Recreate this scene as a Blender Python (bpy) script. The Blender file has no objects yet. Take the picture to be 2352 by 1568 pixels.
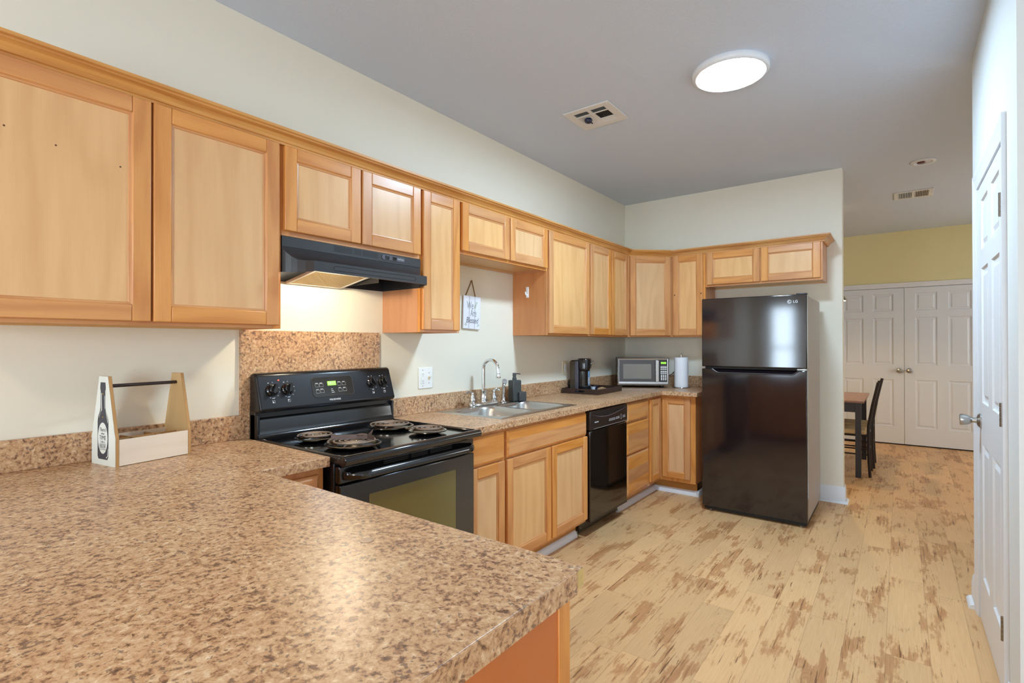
import bpy, bmesh, math, random
from mathutils import Vector, Matrix
random.seed(11)
SC = bpy.context.scene
COL = SC.collection

# ------------------------------------------------------------------ camera, exposure, world, daylight
H = 2.803                                     # ceiling height
F_PX = 1179.74                                # focal length in pixels of the 2352 px wide frame
YAW, PITCH, ROLL = math.radians(37.0956), math.radians(0.2869), math.radians(-0.0751)
def camera():
    cd = bpy.data.cameras.new('camera'); co = bpy.data.objects.new('camera', cd); COL.objects.link(co)
    cd.sensor_fit = 'HORIZONTAL'; cd.sensor_width = 36.0; cd.lens = F_PX/2352*36.0
    cd.clip_start = 0.02; cd.clip_end = 100
    r = Vector((math.cos(YAW), math.sin(YAW), 0)); f0 = Vector((-math.sin(YAW), math.cos(YAW), 0)); u0 = Vector((0, 0, 1))
    f = f0*math.cos(PITCH)+u0*math.sin(PITCH); u = u0*math.cos(PITCH)-f0*math.sin(PITCH)
    r2 = r*math.cos(ROLL)+u*math.sin(ROLL); u2 = u*math.cos(ROLL)-r*math.sin(ROLL)
    m = Matrix((r2, u2, -f)).transposed().to_4x4(); m.translation = Vector((2.3361, 0, 1.3307))
    co.matrix_world = m
    SC.camera = co
camera()
SC.view_settings.view_transform = 'Standard'
SC.view_settings.look = 'None'
SC.view_settings.gamma = 1.0
SC.view_settings.use_curve_mapping = False
SC.view_settings.exposure = 1.45
SC.cycles.use_denoising = True
SC.cycles.max_bounces = 10
SC.cycles.diffuse_bounces = 6
SC.cycles.glossy_bounces = 5
SC.cycles.sample_clamp_indirect = 6.0
SC.cycles.caustics_reflective = False
SC.cycles.caustics_refractive = False

LED_STRENGTH = 84.0       # flush ceiling lamp in the kitchen
FILL_LED_STRENGTH = 24.0       # unseen fill lamp added on the living room side
HOOD_STRENGTH = 190.0      # bulb in the range hood
PENDANT_STRENGTH = 240.0    # bulb over the dining table
WINDOW_POWER = 42.0        # daylight through each back wall window; the wide one is added fill
SIDE_POWER = 4.0          # fill light through an added side window of the living room
DINING_POWER = 19.0        # fill light through an added dining room window

W = bpy.data.worlds.new('world'); SC.world = W; W.use_nodes = True
bg = W.node_tree.nodes['Background']
sky = W.node_tree.nodes.new('ShaderNodeTexSky'); sky.sky_type = 'HOSEK_WILKIE'; sky.turbidity = 3.0
W.node_tree.links.new(sky.outputs[0], bg.inputs[0]); bg.inputs[1].default_value = 0.9

def area_light(name, loc, direction, sx, sy, power, color):
    l = bpy.data.lights.new(name, 'AREA'); l.shape = 'RECTANGLE'; l.size = sx; l.size_y = sy
    l.energy = power; l.color = color
    o = bpy.data.objects.new(name, l); COL.objects.link(o); o.location = loc
    o.rotation_euler = Vector(direction).to_track_quat('-Z', 'Y').to_euler()
    return o
WIN = [(0.30, 0.76), (2.4, 3.7)]               # x extents of the back wall windows; the wide second is added for light
YB = -2.6                                      # back wall of the living room, behind the camera
for a, b in WIN:
    area_light('window_daylight', ((a+b)/2, YB-0.16, 1.25), (0, 1, 0), b-a, 1.65, WINDOW_POWER*(b-a), (0.76, 0.88, 1.0))  # the wide window's lamp is added fill
area_light('side_fill_light', (5.16, -0.3, 1.5), (-1, 0, 0), 2.0, 1.4, SIDE_POWER, (0.76, 0.88, 1.0))  # unseen fill lamp behind the added side window
area_light('dining_fill_light', (5.16, 6.6, 1.5), (-1, 0, 0), 1.4, 1.4, DINING_POWER, (1.0, 0.96, 0.9))  # unseen lamp added to brighten the dining area

# ------------------------------------------------------------------ colours and materials
def C(r, g, b):
    def f(c):
        c /= 255.0
        return c/12.92 if c <= 0.04045 else ((c+0.055)/1.055)**2.4
    return (f(r), f(g), f(b), 1.0)

class NT:
    def __init__(s, name):
        s.m = bpy.data.materials.new(name); s.m.use_nodes = True
        s.t = s.m.node_tree; s.b = s.t.nodes['Principled BSDF']
    def n(s, typ, props=None, **ins):
        nd = s.t.nodes.new('ShaderNode'+typ)
        for k, v in (props or {}).items(): setattr(nd, k, v)
        for k, v in ins.items():
            key = int(k[1:]) if k[0] == 'i' and k[1:].isdigit() else k.replace('_', ' ')
            s.set(nd.inputs[key], v)
        return nd
    def set(s, sock, v):
        if isinstance(v, bpy.types.NodeSocket): s.t.links.new(v, sock)
        elif isinstance(v, bpy.types.Node): s.t.links.new(v.outputs[0], sock)
        else: sock.default_value = v
    def math(s, op, a, b=0.0, c=0.0, clamp=False):
        nd = s.n('Math', {'operation': op, 'use_clamp': clamp}); s.set(nd.inputs[0], a); s.set(nd.inputs[1], b); s.set(nd.inputs[2], c)
        return nd.outputs[0]
    def mix(s, fac, a, b, mode='MIX'):
        nd = s.n('Mix', {'data_type': 'RGBA', 'blend_type': mode, 'clamp_factor': True})
        s.set(nd.inputs[0], fac); s.set(nd.inputs[6], a); s.set(nd.inputs[7], b)
        return nd.outputs[2]
    def ramp(s, fac, stops, interp='LINEAR'):
        nd = s.n('ValToRGB'); cr = nd.color_ramp; cr.interpolation = interp
        while len(cr.elements) > 1: cr.elements.remove(cr.elements[-1])
        cr.elements[0].position = stops[0][0]; cr.elements[0].color = stops[0][1]
        for p, c in stops[1:]:
            e = cr.elements.new(p); e.color = c
        s.set(nd.inputs[0], fac); return nd.outputs[0]
    def noise(s, vec, scale, detail=3.0, rough=0.5, dist=0.0):
        nd = s.n('TexNoise', None, Scale=scale, Detail=detail, Roughness=rough, Distortion=dist)
        s.set(nd.inputs['Vector'], vec); return nd.outputs[0]
    def xyz(s, x, y, z):
        nd = s.n('CombineXYZ'); s.set(nd.inputs[0], x); s.set(nd.inputs[1], y); s.set(nd.inputs[2], z); return nd.outputs[0]
    def objco(s): return s.n('TexCoord').outputs['Object']
    def bump(s, height, strength, dist=0.002):
        nd = s.n('Bump', None, Strength=strength, Distance=dist); s.set(nd.inputs['Height'], height)
        s.t.links.new(nd.outputs[0], s.b.inputs['Normal'])
    def base(s, col, rough=0.5, metal=0.0, spec=0.5, coat=0.0, coat_rough=0.1):
        s.set(s.b.inputs['Base Color'], col); s.set(s.b.inputs['Roughness'], rough); s.set(s.b.inputs['Metallic'], metal)
        s.set(s.b.inputs['Specular IOR Level'], spec); s.set(s.b.inputs['Coat Weight'], coat); s.set(s.b.inputs['Coat Roughness'], coat_rough)
        return s

def plain(name, col, rough=0.5, metal=0.0, spec=0.5, coat=0.0, var=0.04, vscale=6.0, bumpy=0.0):
    t = NT(name); co = t.objco()
    nz = t.noise(co, vscale, 3.0)
    dark = tuple(c*(1-2*var) for c in col[:3])+(1,)
    t.base(t.mix(nz, col, dark), rough, metal, spec, coat)
    if bumpy: t.bump(t.noise(co, 180.0, 2.0), bumpy, 0.001)
    return t.m

def glow(name, col, strength):
    t = NT(name); t.base(col, 0.5)
    t.set(t.b.inputs['Emission Color'], col); t.b.inputs['Emission Strength'].default_value = strength
    return t.m

def wood(name, light, dark, rough=0.32, figure=0.5, tintvar=0.16, coat=0.15):
    t = NT(name)
    uv = t.n('UVMap', {'uv_map': 'grain'}).outputs[0]
    sp = t.n('SeparateXYZ'); t.set(sp.inputs[0], uv)
    u, v = sp.outputs[0], sp.outputs[1]
    bid = t.xyz(t.math('FLOOR', t.math('DIVIDE', u, 20.0)), t.math('FLOOR', t.math('DIVIDE', v, 20.0)), 0.0)
    wn = t.n('TexWhiteNoise', {'noise_dimensions': '2D'}); t.set(wn.inputs['Vector'], bid)
    rnd = wn.outputs[0]
    broad = t.noise(t.xyz(t.math('MULTIPLY', u, 1.1), t.math('MULTIPLY', v, 6.0), 0.3), 1.0, 2.0)
    ph = t.math('ADD', t.math('MULTIPLY', v, 55.0), t.math('MULTIPLY', broad, 26.0))
    bands = t.math('ADD', t.math('MULTIPLY', t.math('SINE', ph), 0.5), 0.5)
    pores = t.noise(t.xyz(t.math('MULTIPLY', u, 9.0), t.math('MULTIPLY', v, 330.0), 0.7), 1.0, 2.0, 0.6)
    soft = t.noise(t.xyz(t.math('MULTIPLY', u, 2.5), t.math('MULTIPLY', v, 24.0), 1.7), 1.0, 3.0, 0.55)
    f = t.math('ADD', t.math('MULTIPLY', t.math('POWER', bands, 1.6), 0.42*figure), t.math('ADD', t.math('MULTIPLY', pores, 0.34*figure), t.math('MULTIPLY', soft, 0.55)))
    f = t.math('SUBTRACT', f, 0.12, clamp=True)
    col = t.mix(f, light, dark)
    hs = t.n('HueSaturation', None, Hue=0.5)
    t.set(hs.inputs['Value'], t.math('ADD', 1.0-tintvar/2, t.math('MULTIPLY', rnd, tintvar)))
    t.set(hs.inputs['Saturation'], t.math('ADD', 0.92, t.math('MULTIPLY', rnd, 0.14)))
    t.set(hs.inputs['Color'], col)
    t.base(hs.outputs[0], rough, 0, 0.5, coat, 0.2)
    t.bump(pores, 0.06, 0.0006)
    return t.m

def make_floor():
    t = NT('vinyl_plank'); co = t.objco()
    sp = t.n('SeparateXYZ'); t.set(sp.inputs[0], co); x, y = sp.outputs[0], sp.outputs[1]
    PW, PL = 0.152, 0.915
    rx = t.math('DIVIDE', x, PW); row = t.math('FLOOR', rx)
    w1 = t.n('TexWhiteNoise', {'noise_dimensions': '1D'}); t.set(w1.inputs['W'], row)
    ry = t.math('ADD', t.math('DIVIDE', y, PL), t.math('MULTIPLY', w1.outputs[0], 7.3)); colm = t.math('FLOOR', ry)
    w2 = t.n('TexWhiteNoise', {'noise_dimensions': '2D'}); t.set(w2.inputs['Vector'], t.xyz(row, colm, 0.0))
    r1 = w2.outputs[0]; rc = t.n('SeparateColor'); t.set(rc.inputs[0], w2.outputs[1])
    off = t.math('MULTIPLY', r1, 53.0)
    px = t.math('ADD', x, off); py = t.math('ADD', y, t.math('MULTIPLY', rc.outputs[1], 31.0))
    P = lambda sx, sy, z=0.0: t.xyz(t.math('MULTIPLY', px, sx), t.math('MULTIPLY', py, sy), z)
    fine = t.noise(P(170, 6), 1.0, 3.0, 0.6)
    mid = t.noise(P(30, 2.6, 2.0), 1.0, 4.0, 0.6, 0.2)
    patch = t.noise(P(7.5, 2.2, 5.0), 1.0, 8.0, 0.66, 0.15)
    streak = t.noise(P(60, 3.0, 7.0), 1.0, 4.0, 0.6, 0.1)
    crack = t.noise(P(105, 4.2, 9.0), 1.0, 3.0, 0.6, 0.5)
    c = t.mix(t.math('MULTIPLY', fine, 0.8), C(226, 184, 134), C(196, 148, 98))
    pv = t.math('ADD', patch, t.math('MULTIPLY', t.math('SUBTRACT', streak, 0.5), 0.26))
    pm = t.ramp(pv, [(0.525, (0, 0, 0, 1)), (0.575, (1, 1, 1, 1))])
    c = t.mix(t.math('MULTIPLY', pm, t.math('ADD', 0.2, t.math('MULTIPLY', mid, 0.9))), c, C(172, 116, 70))
    sm_ = t.ramp(streak, [(0.60, (0, 0, 0, 1)), (0.68, (1, 1, 1, 1))])
    c = t.mix(t.math('MULTIPLY', sm_, t.math('ADD', 0.1, t.math('MULTIPLY', pm, 0.5))), c, C(150, 100, 62))
    cv = t.math('ADD', crack, t.math('MULTIPLY', t.math('SUBTRACT', patch, 0.5), 0.5))
    cm = t.ramp(cv, [(0.645, (0, 0, 0, 1)), (0.675, (1, 1, 1, 1))])
    c = t.mix(t.math('MULTIPLY', cm, 0.8), c, C(106, 68, 42))
    # knots
    kx = t.math('ADD', t.math('MULTIPLY', px, 6.2), t.math('MULTIPLY', t.math('SUBTRACT', mid, 0.5), 0.10))
    vo = t.n('TexVoronoi', {'feature': 'F1'}, Scale=1.0, Randomness=0.9)
    t.set(vo.inputs['Vector'], t.xyz(kx, t.math('MULTIPLY', py, 3.0), 0.0))
    d = vo.outputs['Distance']
    dd = t.math('ADD', d, t.math('MULTIPLY', t.math('SUBTRACT', crack, 0.5), 0.10))
    kn = t.ramp(dd, [(0.03, (1, 1, 1, 1)), (0.085, (0, 0, 0, 1))])
    vs = t.n('SeparateColor'); t.set(vs.inputs[0], vo.outputs['Color'])
    gate = t.math('GREATER_THAN', vs.outputs[0], 0.55)
    ring = t.math('MULTIPLY', t.math('MULTIPLY', t.math('ADD', t.math('SINE', t.math('MULTIPLY', dd, 95.0)), 1.0), 0.16), t.ramp(dd, [(0.12, (1, 1, 1, 1)), (0.42, (0, 0, 0, 1))]))
    c = t.mix(t.math('MULTIPLY', ring, gate), c, C(160, 112, 70))
    c = t.mix(t.math('MULTIPLY', kn, t.math('MULTIPLY', gate, 0.85)), c, C(92, 58, 36))
    # seams
    fx = t.math('FRACT', rx); fy = t.math('FRACT', ry)
    ex = t.math('MINIMUM', fx, t.math('SUBTRACT', 1.0, fx)); ey = t.math('MULTIPLY', t.math('MINIMUM', fy, t.math('SUBTRACT', 1.0, fy)), PL/PW)
    seam = t.math('LESS_THAN', t.math('MINIMUM', ex, ey), 0.007)
    c = t.mix(t.math('MULTIPLY', seam, 0.4), c, C(120, 84, 54))
    hs = t.n('HueSaturation', None, Hue=0.5, Saturation=1.0)
    t.set(hs.inputs['Value'], t.math('ADD', 0.90, t.math('MULTIPLY', rc.outputs[2], 0.17))); t.set(hs.inputs['Color'], c)
    t.base(hs.outputs[0], t.math('ADD', 0.36, t.math('MULTIPLY', fine, 0.14)), 0, 0.4)
    t.bump(t.math('SUBTRACT', fine, t.math('MULTIPLY', cm, 0.6)), 0.12, 0.001)
    return t.m

def make_laminate():
    t = NT('granite_laminate'); co = t.objco()
    wob = t.n('TexNoise', None, Scale=30.0, Detail=2.0); t.set(wob.inputs['Vector'], co)
    wv = t.n('VectorMath', {'operation': 'SCALE'}); t.set(wv.inputs[0], wob.outputs[1]); wv.inputs['Scale'].default_value = 0.015
    va = t.n('VectorMath', {'operation': 'ADD'}); t.set(va.inputs[0], co); t.set(va.inputs[1], wv.outputs[0])
    q = va.outputs[0]
    big = t.noise(q, 6.0, 3.0, 0.5)
    med = t.noise(q, 76.0, 5.0, 0.68, 0.1)
    fin = t.noise(q, 170.0, 2.0, 0.6)
    vo = t.n('TexVoronoi', {'feature': 'F1'}, Scale=105.0, Randomness=1.0); t.set(vo.inputs['Vector'], q)
    vc = t.n('SeparateColor'); t.set(vc.inputs[0], vo.outputs['Color'])
    v = t.math('ADD', t.math('MULTIPLY', med, 0.70), t.math('ADD', t.math('MULTIPLY', fin, 0.18), t.math('MULTIPLY', vc.outputs[0], 0.12)))
    v = t.math('ADD', v, t.math('MULTIPLY', t.math('SUBTRACT', big, 0.5), 0.16))
    c = t.ramp(v, [(0.34, C(98, 70, 54)), (0.41, C(150, 110, 80)), (0.465, C(188, 146, 108)), (0.53, C(200, 160, 121)), (0.60, C(212, 178, 140)), (0.69, C(230, 206, 172))])
    fl = t.noise(q, 96.0, 4.0, 0.6, 0.2)
    cl = t.noise(q, 16.0, 2.0)
    fm = t.ramp(t.math('ADD', fl, t.math('MULTIPLY', t.math('SUBTRACT', cl, 0.5), 0.34)), [(0.585, (0, 0, 0, 1)), (0.64, (1, 1, 1, 1))])
    c = t.mix(t.math('MULTIPLY', fm, 0.66), c, C(84, 62, 58))
    t.base(c, 0.33, 0, 0.5)
    t.bump(fin, 0.03, 0.0005)
    return t.m

def make_wall(name, col):
    t = NT(name); co = t.objco()
    nz = t.noise(co, 3.0, 2.0)
    t.base(t.mix(nz, col, tuple(c*0.97 for c in col[:3])+(1,)), 0.55, 0, 0.3)
    t.bump(t.noise(co, 130.0, 3.0, 0.6), 0.14, 0.0015)
    return t.m

def make_ceiling():
    t = NT('ceiling_texture'); co = t.objco()
    m = t.n('Mapping'); t.set(m.inputs['Vector'], co); m.inputs['Scale'].default_value = (1.0, 0.6, 1.0)
    a = t.noise(m.outputs[0], 42.0, 4.0, 0.6, 1.6)
    b = t.ramp(a, [(0.45, (0, 0, 0, 1)), (0.56, (1, 1, 1, 1))])
    t.base(C(204, 214, 228), 0.7, 0, 0.25)
    t.bump(t.math('ADD', t.math('MULTIPLY', b, 0.7), t.noise(co, 160.0, 2.0)), 0.30, 0.0025)
    return t.m

def make_mesh_filter():
    t = NT('aluminium_mesh'); co = t.objco()
    sp = t.n('SeparateXYZ'); t.set(sp.inputs[0], co)
    k = 760.0
    g = t.math('MULTIPLY', t.math('SINE', t.math('MULTIPLY', sp.outputs[0], k)), t.math('SINE', t.math('MULTIPLY', sp.outputs[1], k)))
    g = t.math('ADD', t.math('MULTIPLY', g, 0.5), 0.5)
    t.base(t.mix(g, C(214, 186, 128), C(120, 92, 50)), 0.35, 0.7)
    t.bump(g, 0.6, 0.003)
    return t.m

def make_steel(name, col, rough, brush=True):
    t = NT(name); co = t.objco()
    m = t.n('Mapping'); t.set(m.inputs['Vector'], co); m.inputs['Scale'].default_value = (3.0, 3.0, 260.0) if brush else (20, 20, 20)
    nz = t.noise(m.outputs[0], 1.0, 2.0)
    t.base(t.mix(nz, col, tuple(c*0.9 for c in col[:3])+(1,)), t.math('ADD', rough, t.math('MULTIPLY', nz, 0.08)), 1.0)
    return t.m

def make_glass_dark(name, col, film=0.0, rough=0.06):
    t = NT(name); t.base(t.mix(t.noise(t.objco(), 3.0), col, tuple(c*0.9 for c in col[:3])+(1,)), rough, 0, 0.8)
    if film and 'Thin Film Thickness' in t.b.inputs:
        t.b.inputs['Thin Film Thickness'].default_value = film; t.b.inputs['Thin Film IOR'].default_value = 1.75
    return t.m

def make_clear(name, tint, alpha=0.12, rough=0.04):
    t = NT(name)
    tr = t.n('BsdfTransparent', None, Color=tint)
    t.base(tint, rough)
    mx = t.n('MixShader'); mx.inputs[0].default_value = alpha
    t.t.links.new(tr.outputs[0], mx.inputs[1]); t.t.links.new(t.b.outputs[0], mx.inputs[2])
    t.t.links.new(mx.outputs[0], t.t.nodes['Material Output'].inputs[0])
    return t.m

M = {}
M['floor'] = make_floor()
M['lam'] = make_laminate()
M['wall'] = make_wall('cream_wall_paint', C(236, 230, 213))
M['wall_w'] = make_wall('glare_toned_wall_paint', C(220, 224, 224))  # cooler, darker copy of the wall paint, toned against the near lamp's glare
M['wall_y'] = make_wall('yellow_wall_paint', C(228, 216, 166))
M['ceil'] = make_ceiling()
M['white'] = plain('white_trim_paint', C(226, 229, 234), 0.35, var=0.01)
M['door'] = plain('white_door_paint', C(222, 225, 229), 0.38, var=0.012, bumpy=0.05)
M['stile'] = wood('oak_frame_wood', C(226, 163, 95), C(178, 106, 50), figure=0.75)
M['panel'] = wood('birch_panel_wood', C(232, 187, 132), C(202, 146, 90), figure=0.55, tintvar=0.12)
M['carcass'] = wood('cabinet_side_veneer', C(214, 150, 98), C(178, 108, 62), figure=0.4, tintvar=0.1)
M['carcass_in'] = wood('cabinet_underside_veneer', C(220, 182, 128), C(196, 150, 96), figure=0.3, tintvar=0.08)
M['crown'] = wood('pine_crown_wood', C(222, 164, 84), C(176, 106, 36), figure=0.9, tintvar=0.1)
M['endpanel'] = wood('orange_end_veneer', C(200, 106, 22), C(176, 86, 13), figure=0.35, tintvar=0.06)
M['knot'] = plain('dark_wood_knot', C(86, 48, 26), 0.5)
M['kick'] = wood('toe_kick_wood', C(186, 134, 72), C(150, 98, 48), figure=0.5)
M['black'] = plain('black_enamel', (0.006, 0.006, 0.007, 1), 0.12, spec=0.6, coat=0.4)
M['black_sat'] = plain('black_satin_metal', (0.009, 0.008, 0.010, 1), 0.25, spec=0.42)
M['hood'] = plain('dark_grey_hood_paint', (0.026, 0.026, 0.029, 1), 0.34, spec=0.5)
M['black_pl'] = plain('black_plastic', (0.012, 0.012, 0.013, 1), 0.3)
M['dark_gap'] = plain('gap_shade_black', (0.004, 0.004, 0.004, 1), 0.6)  # near-black that puts the shade of slots and gaps into the colour
M['fridge'] = plain('black_fridge_enamel', (0.009, 0.006, 0.008, 1), 0.085, spec=0.75, coat=0.3, var=0.1)
M['fridge_side'] = plain('grey_textured_steel', C(172, 162, 154), 0.42, spec=0.4, var=0.06, vscale=60, bumpy=0.25)
M['dw_panel'] = plain('dark_brown_plastic', (0.022, 0.013, 0.010, 1), 0.33)
M['dw_door'] = plain('black_brown_gloss', (0.006, 0.004, 0.003, 1), 0.07, spec=0.7, coat=0.3)
M['chrome'] = make_steel('polished_chrome', C(226, 228, 230), 0.05, False)
M['nickel'] = make_steel('brushed_nickel', C(186, 184, 180), 0.25, False)
M['steel'] = make_steel('stainless_steel', C(200, 198, 194), 0.26)
M['mwsteel'] = make_steel('microwave_steel', C(188, 188, 190), 0.24)
M['pan'] = make_steel('drip_pan_chrome', C(120, 112, 100), 0.12, False)
M['coil'] = plain('burner_coil_metal', C(150, 132, 118), 0.45, metal=0.4, var=0.1, vscale=30)
M['bronze'] = plain('brown_bent_metal', C(104, 84, 76), 0.42, metal=0.45, var=0.08, vscale=20)
M['rust'] = plain('copper_tone', C(150, 88, 50), 0.4, metal=0.4)
M['ovenglass'] = make_glass_dark('oven_window_glass', C(104, 88, 40), 420.0, 0.14)
M['mwglass'] = make_glass_dark('microwave_window_glass', C(128, 124, 118), 0, 0.18)
M['mwgrey'] = plain('microwave_grey_plastic', C(78, 74, 74), 0.3)
M['dispglass'] = make_glass_dark('display_glass', (0.02, 0.017, 0.015, 1), 0, 0.12)
M['filter'] = make_mesh_filter()
M['ink'] = plain('white_ink', C(214, 216, 220), 0.5, var=0.0)
M['greyink'] = plain('grey_ink', C(150, 152, 158), 0.5, var=0.0)
M['signink'] = plain('grey_sign_ink', C(104, 106, 114), 0.6, var=0.02)
M['darkink'] = plain('dark_print_ink', C(66, 66, 74), 0.6, var=0.02)
M['lcd'] = plain('lcd_green', C(120, 160, 60), 0.4, var=0.0)
M['ledgreen'] = glow('green_digits', C(120, 230, 40), 1.6)
M['lcdlit'] = glow('lit_lcd', C(120, 168, 52), 0.5)
M['redled'] = glow('red_indicator', C(255, 60, 40), 2.0)
M['diffuser'] = glow('led_diffuser', (0.58, 0.80, 1.0, 1), LED_STRENGTH)
M['fill_diffuser'] = glow('added_fill_diffuser', (1.0, 0.80, 0.52, 1), FILL_LED_STRENGTH)
M['hoodbulb'] = glow('hood_bulb', (1.0, 0.86, 0.62, 1), HOOD_STRENGTH)
M['pendbulb'] = glow('pendant_bulb', (1.0, 0.72, 0.38, 1), PENDANT_STRENGTH)
M['offwhite'] = plain('off_white_metal', C(222, 220, 216), 0.4, var=0.02)
M['plate'] = plain('white_plate_plastic', C(236, 238, 236), 0.3, var=0.0)
M['beigeplate'] = plain('beige_plate_plastic', C(222, 208, 178), 0.35, var=0.0)
M['slot'] = plain('outlet_slot', C(90, 88, 84), 0.6, var=0.0)
M['soap'] = plain('charcoal_ceramic', C(66, 70, 70), 0.32, var=0.03)
M['signwood'] = wood('whitewashed_board', C(238, 240, 248), C(216, 220, 232), rough=0.5, figure=0.2, tintvar=0.05, coat=0)
M['rope'] = plain('jute_rope', C(150, 108, 56), 0.8, var=0.15, vscale=200)
M['leaf'] = plain('leaf_print_green', C(120, 140, 60), 0.6)
M['hook'] = plain('white_hook_plastic', C(240, 242, 246), 0.3, var=0.0)
M['tray'] = plain('espresso_tray_wood', C(58, 40, 34), 0.32, var=0.1, vscale=30)
M['smoke'] = make_clear('smoked_reservoir', (0.42, 0.36, 0.26, 1), 0.16, 0.06)
M['cmgrey'] = plain('slate_grey_plastic', C(84, 80, 88), 0.4)
M['lip'] = plain('grey_handle_lip', C(124, 116, 122), 0.4)
M['cmgloss'] = plain('glossy_brown_black', (0.012, 0.009, 0.009, 1), 0.1, spec=0.7)
M['carton'] = plain('light_blue_carton', C(142, 190, 232), 0.5)
M['cartonw'] = plain('white_carton_print', C(226, 230, 240), 0.5)
M['cup'] = plain('white_pod_plastic', C(228, 232, 240), 0.4)
M['navy'] = plain('navy_pod_plastic', C(24, 26, 58), 0.4)
M['packet'] = plain('tan_paper_packet', C(196, 158, 112), 0.7)
M['paper'] = plain('white_paper_towel', C(240, 242, 248), 0.85, var=0.015, vscale=60, bumpy=0.3)
M['ply'] = wood('pale_plywood', C(236, 222, 204), C(214, 190, 160), rough=0.6, figure=0.35, tintvar=0.04, coat=0)
M['plywhite'] = wood('whitewashed_plywood', C(226, 228, 220), C(206, 210, 202), rough=0.6, figure=0.25, tintvar=0.03, coat=0)
M['tanply'] = wood('tan_plywood', C(210, 178, 130), C(190, 154, 104), rough=0.65, figure=0.25, tintvar=0.04, coat=0)
M['mdf'] = plain('raw_mdf', C(192, 146, 92), 0.75, var=0.06, vscale=40)
M['rod'] = plain('dark_brown_rod', C(46, 30, 26), 0.35)
M['brass'] = plain('brass_screw', C(176, 140, 66), 0.35, metal=0.8)
M['raw'] = plain('exposed_particle_core', C(226, 196, 128), 0.8, var=0.2, vscale=60)
M['disc'] = plain('brown_bumper_disc', C(188, 154, 126), 0.4, var=0.12, vscale=80)
M['espresso'] = plain('espresso_wood', C(40, 27, 23), 0.48, var=0.1, vscale=20)
M['tabletop'] = wood('walnut_table_wood', C(150, 102, 70), C(116, 74, 48), figure=0.5)
M['cushion'] = plain('tan_seat_fabric', C(206, 176, 128), 0.8, var=0.05, vscale=60)
M['shade'] = make_steel('pendant_shade_metal', C(150, 146, 140), 0.3, False)
M['shadein'] = plain('white_shade_lining', C(240, 236, 226), 0.5, var=0.0)
M['pane'] = make_clear('window_glass', (0.95, 0.98, 1.0, 1), 0.06, 0.02)
M['reddark'] = plain('reddish_reflector', C(96, 40, 28), 0.3, metal=0.5)
M['hinge'] = make_steel('hinge_steel', C(150, 146, 140), 0.3, False)
M['hoodlamp_lens'] = plain('white_screw', C(220, 206, 170), 0.4)
M['gasket'] = plain('grey_door_gasket', C(150, 152, 156), 0.45, var=0.0)

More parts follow.
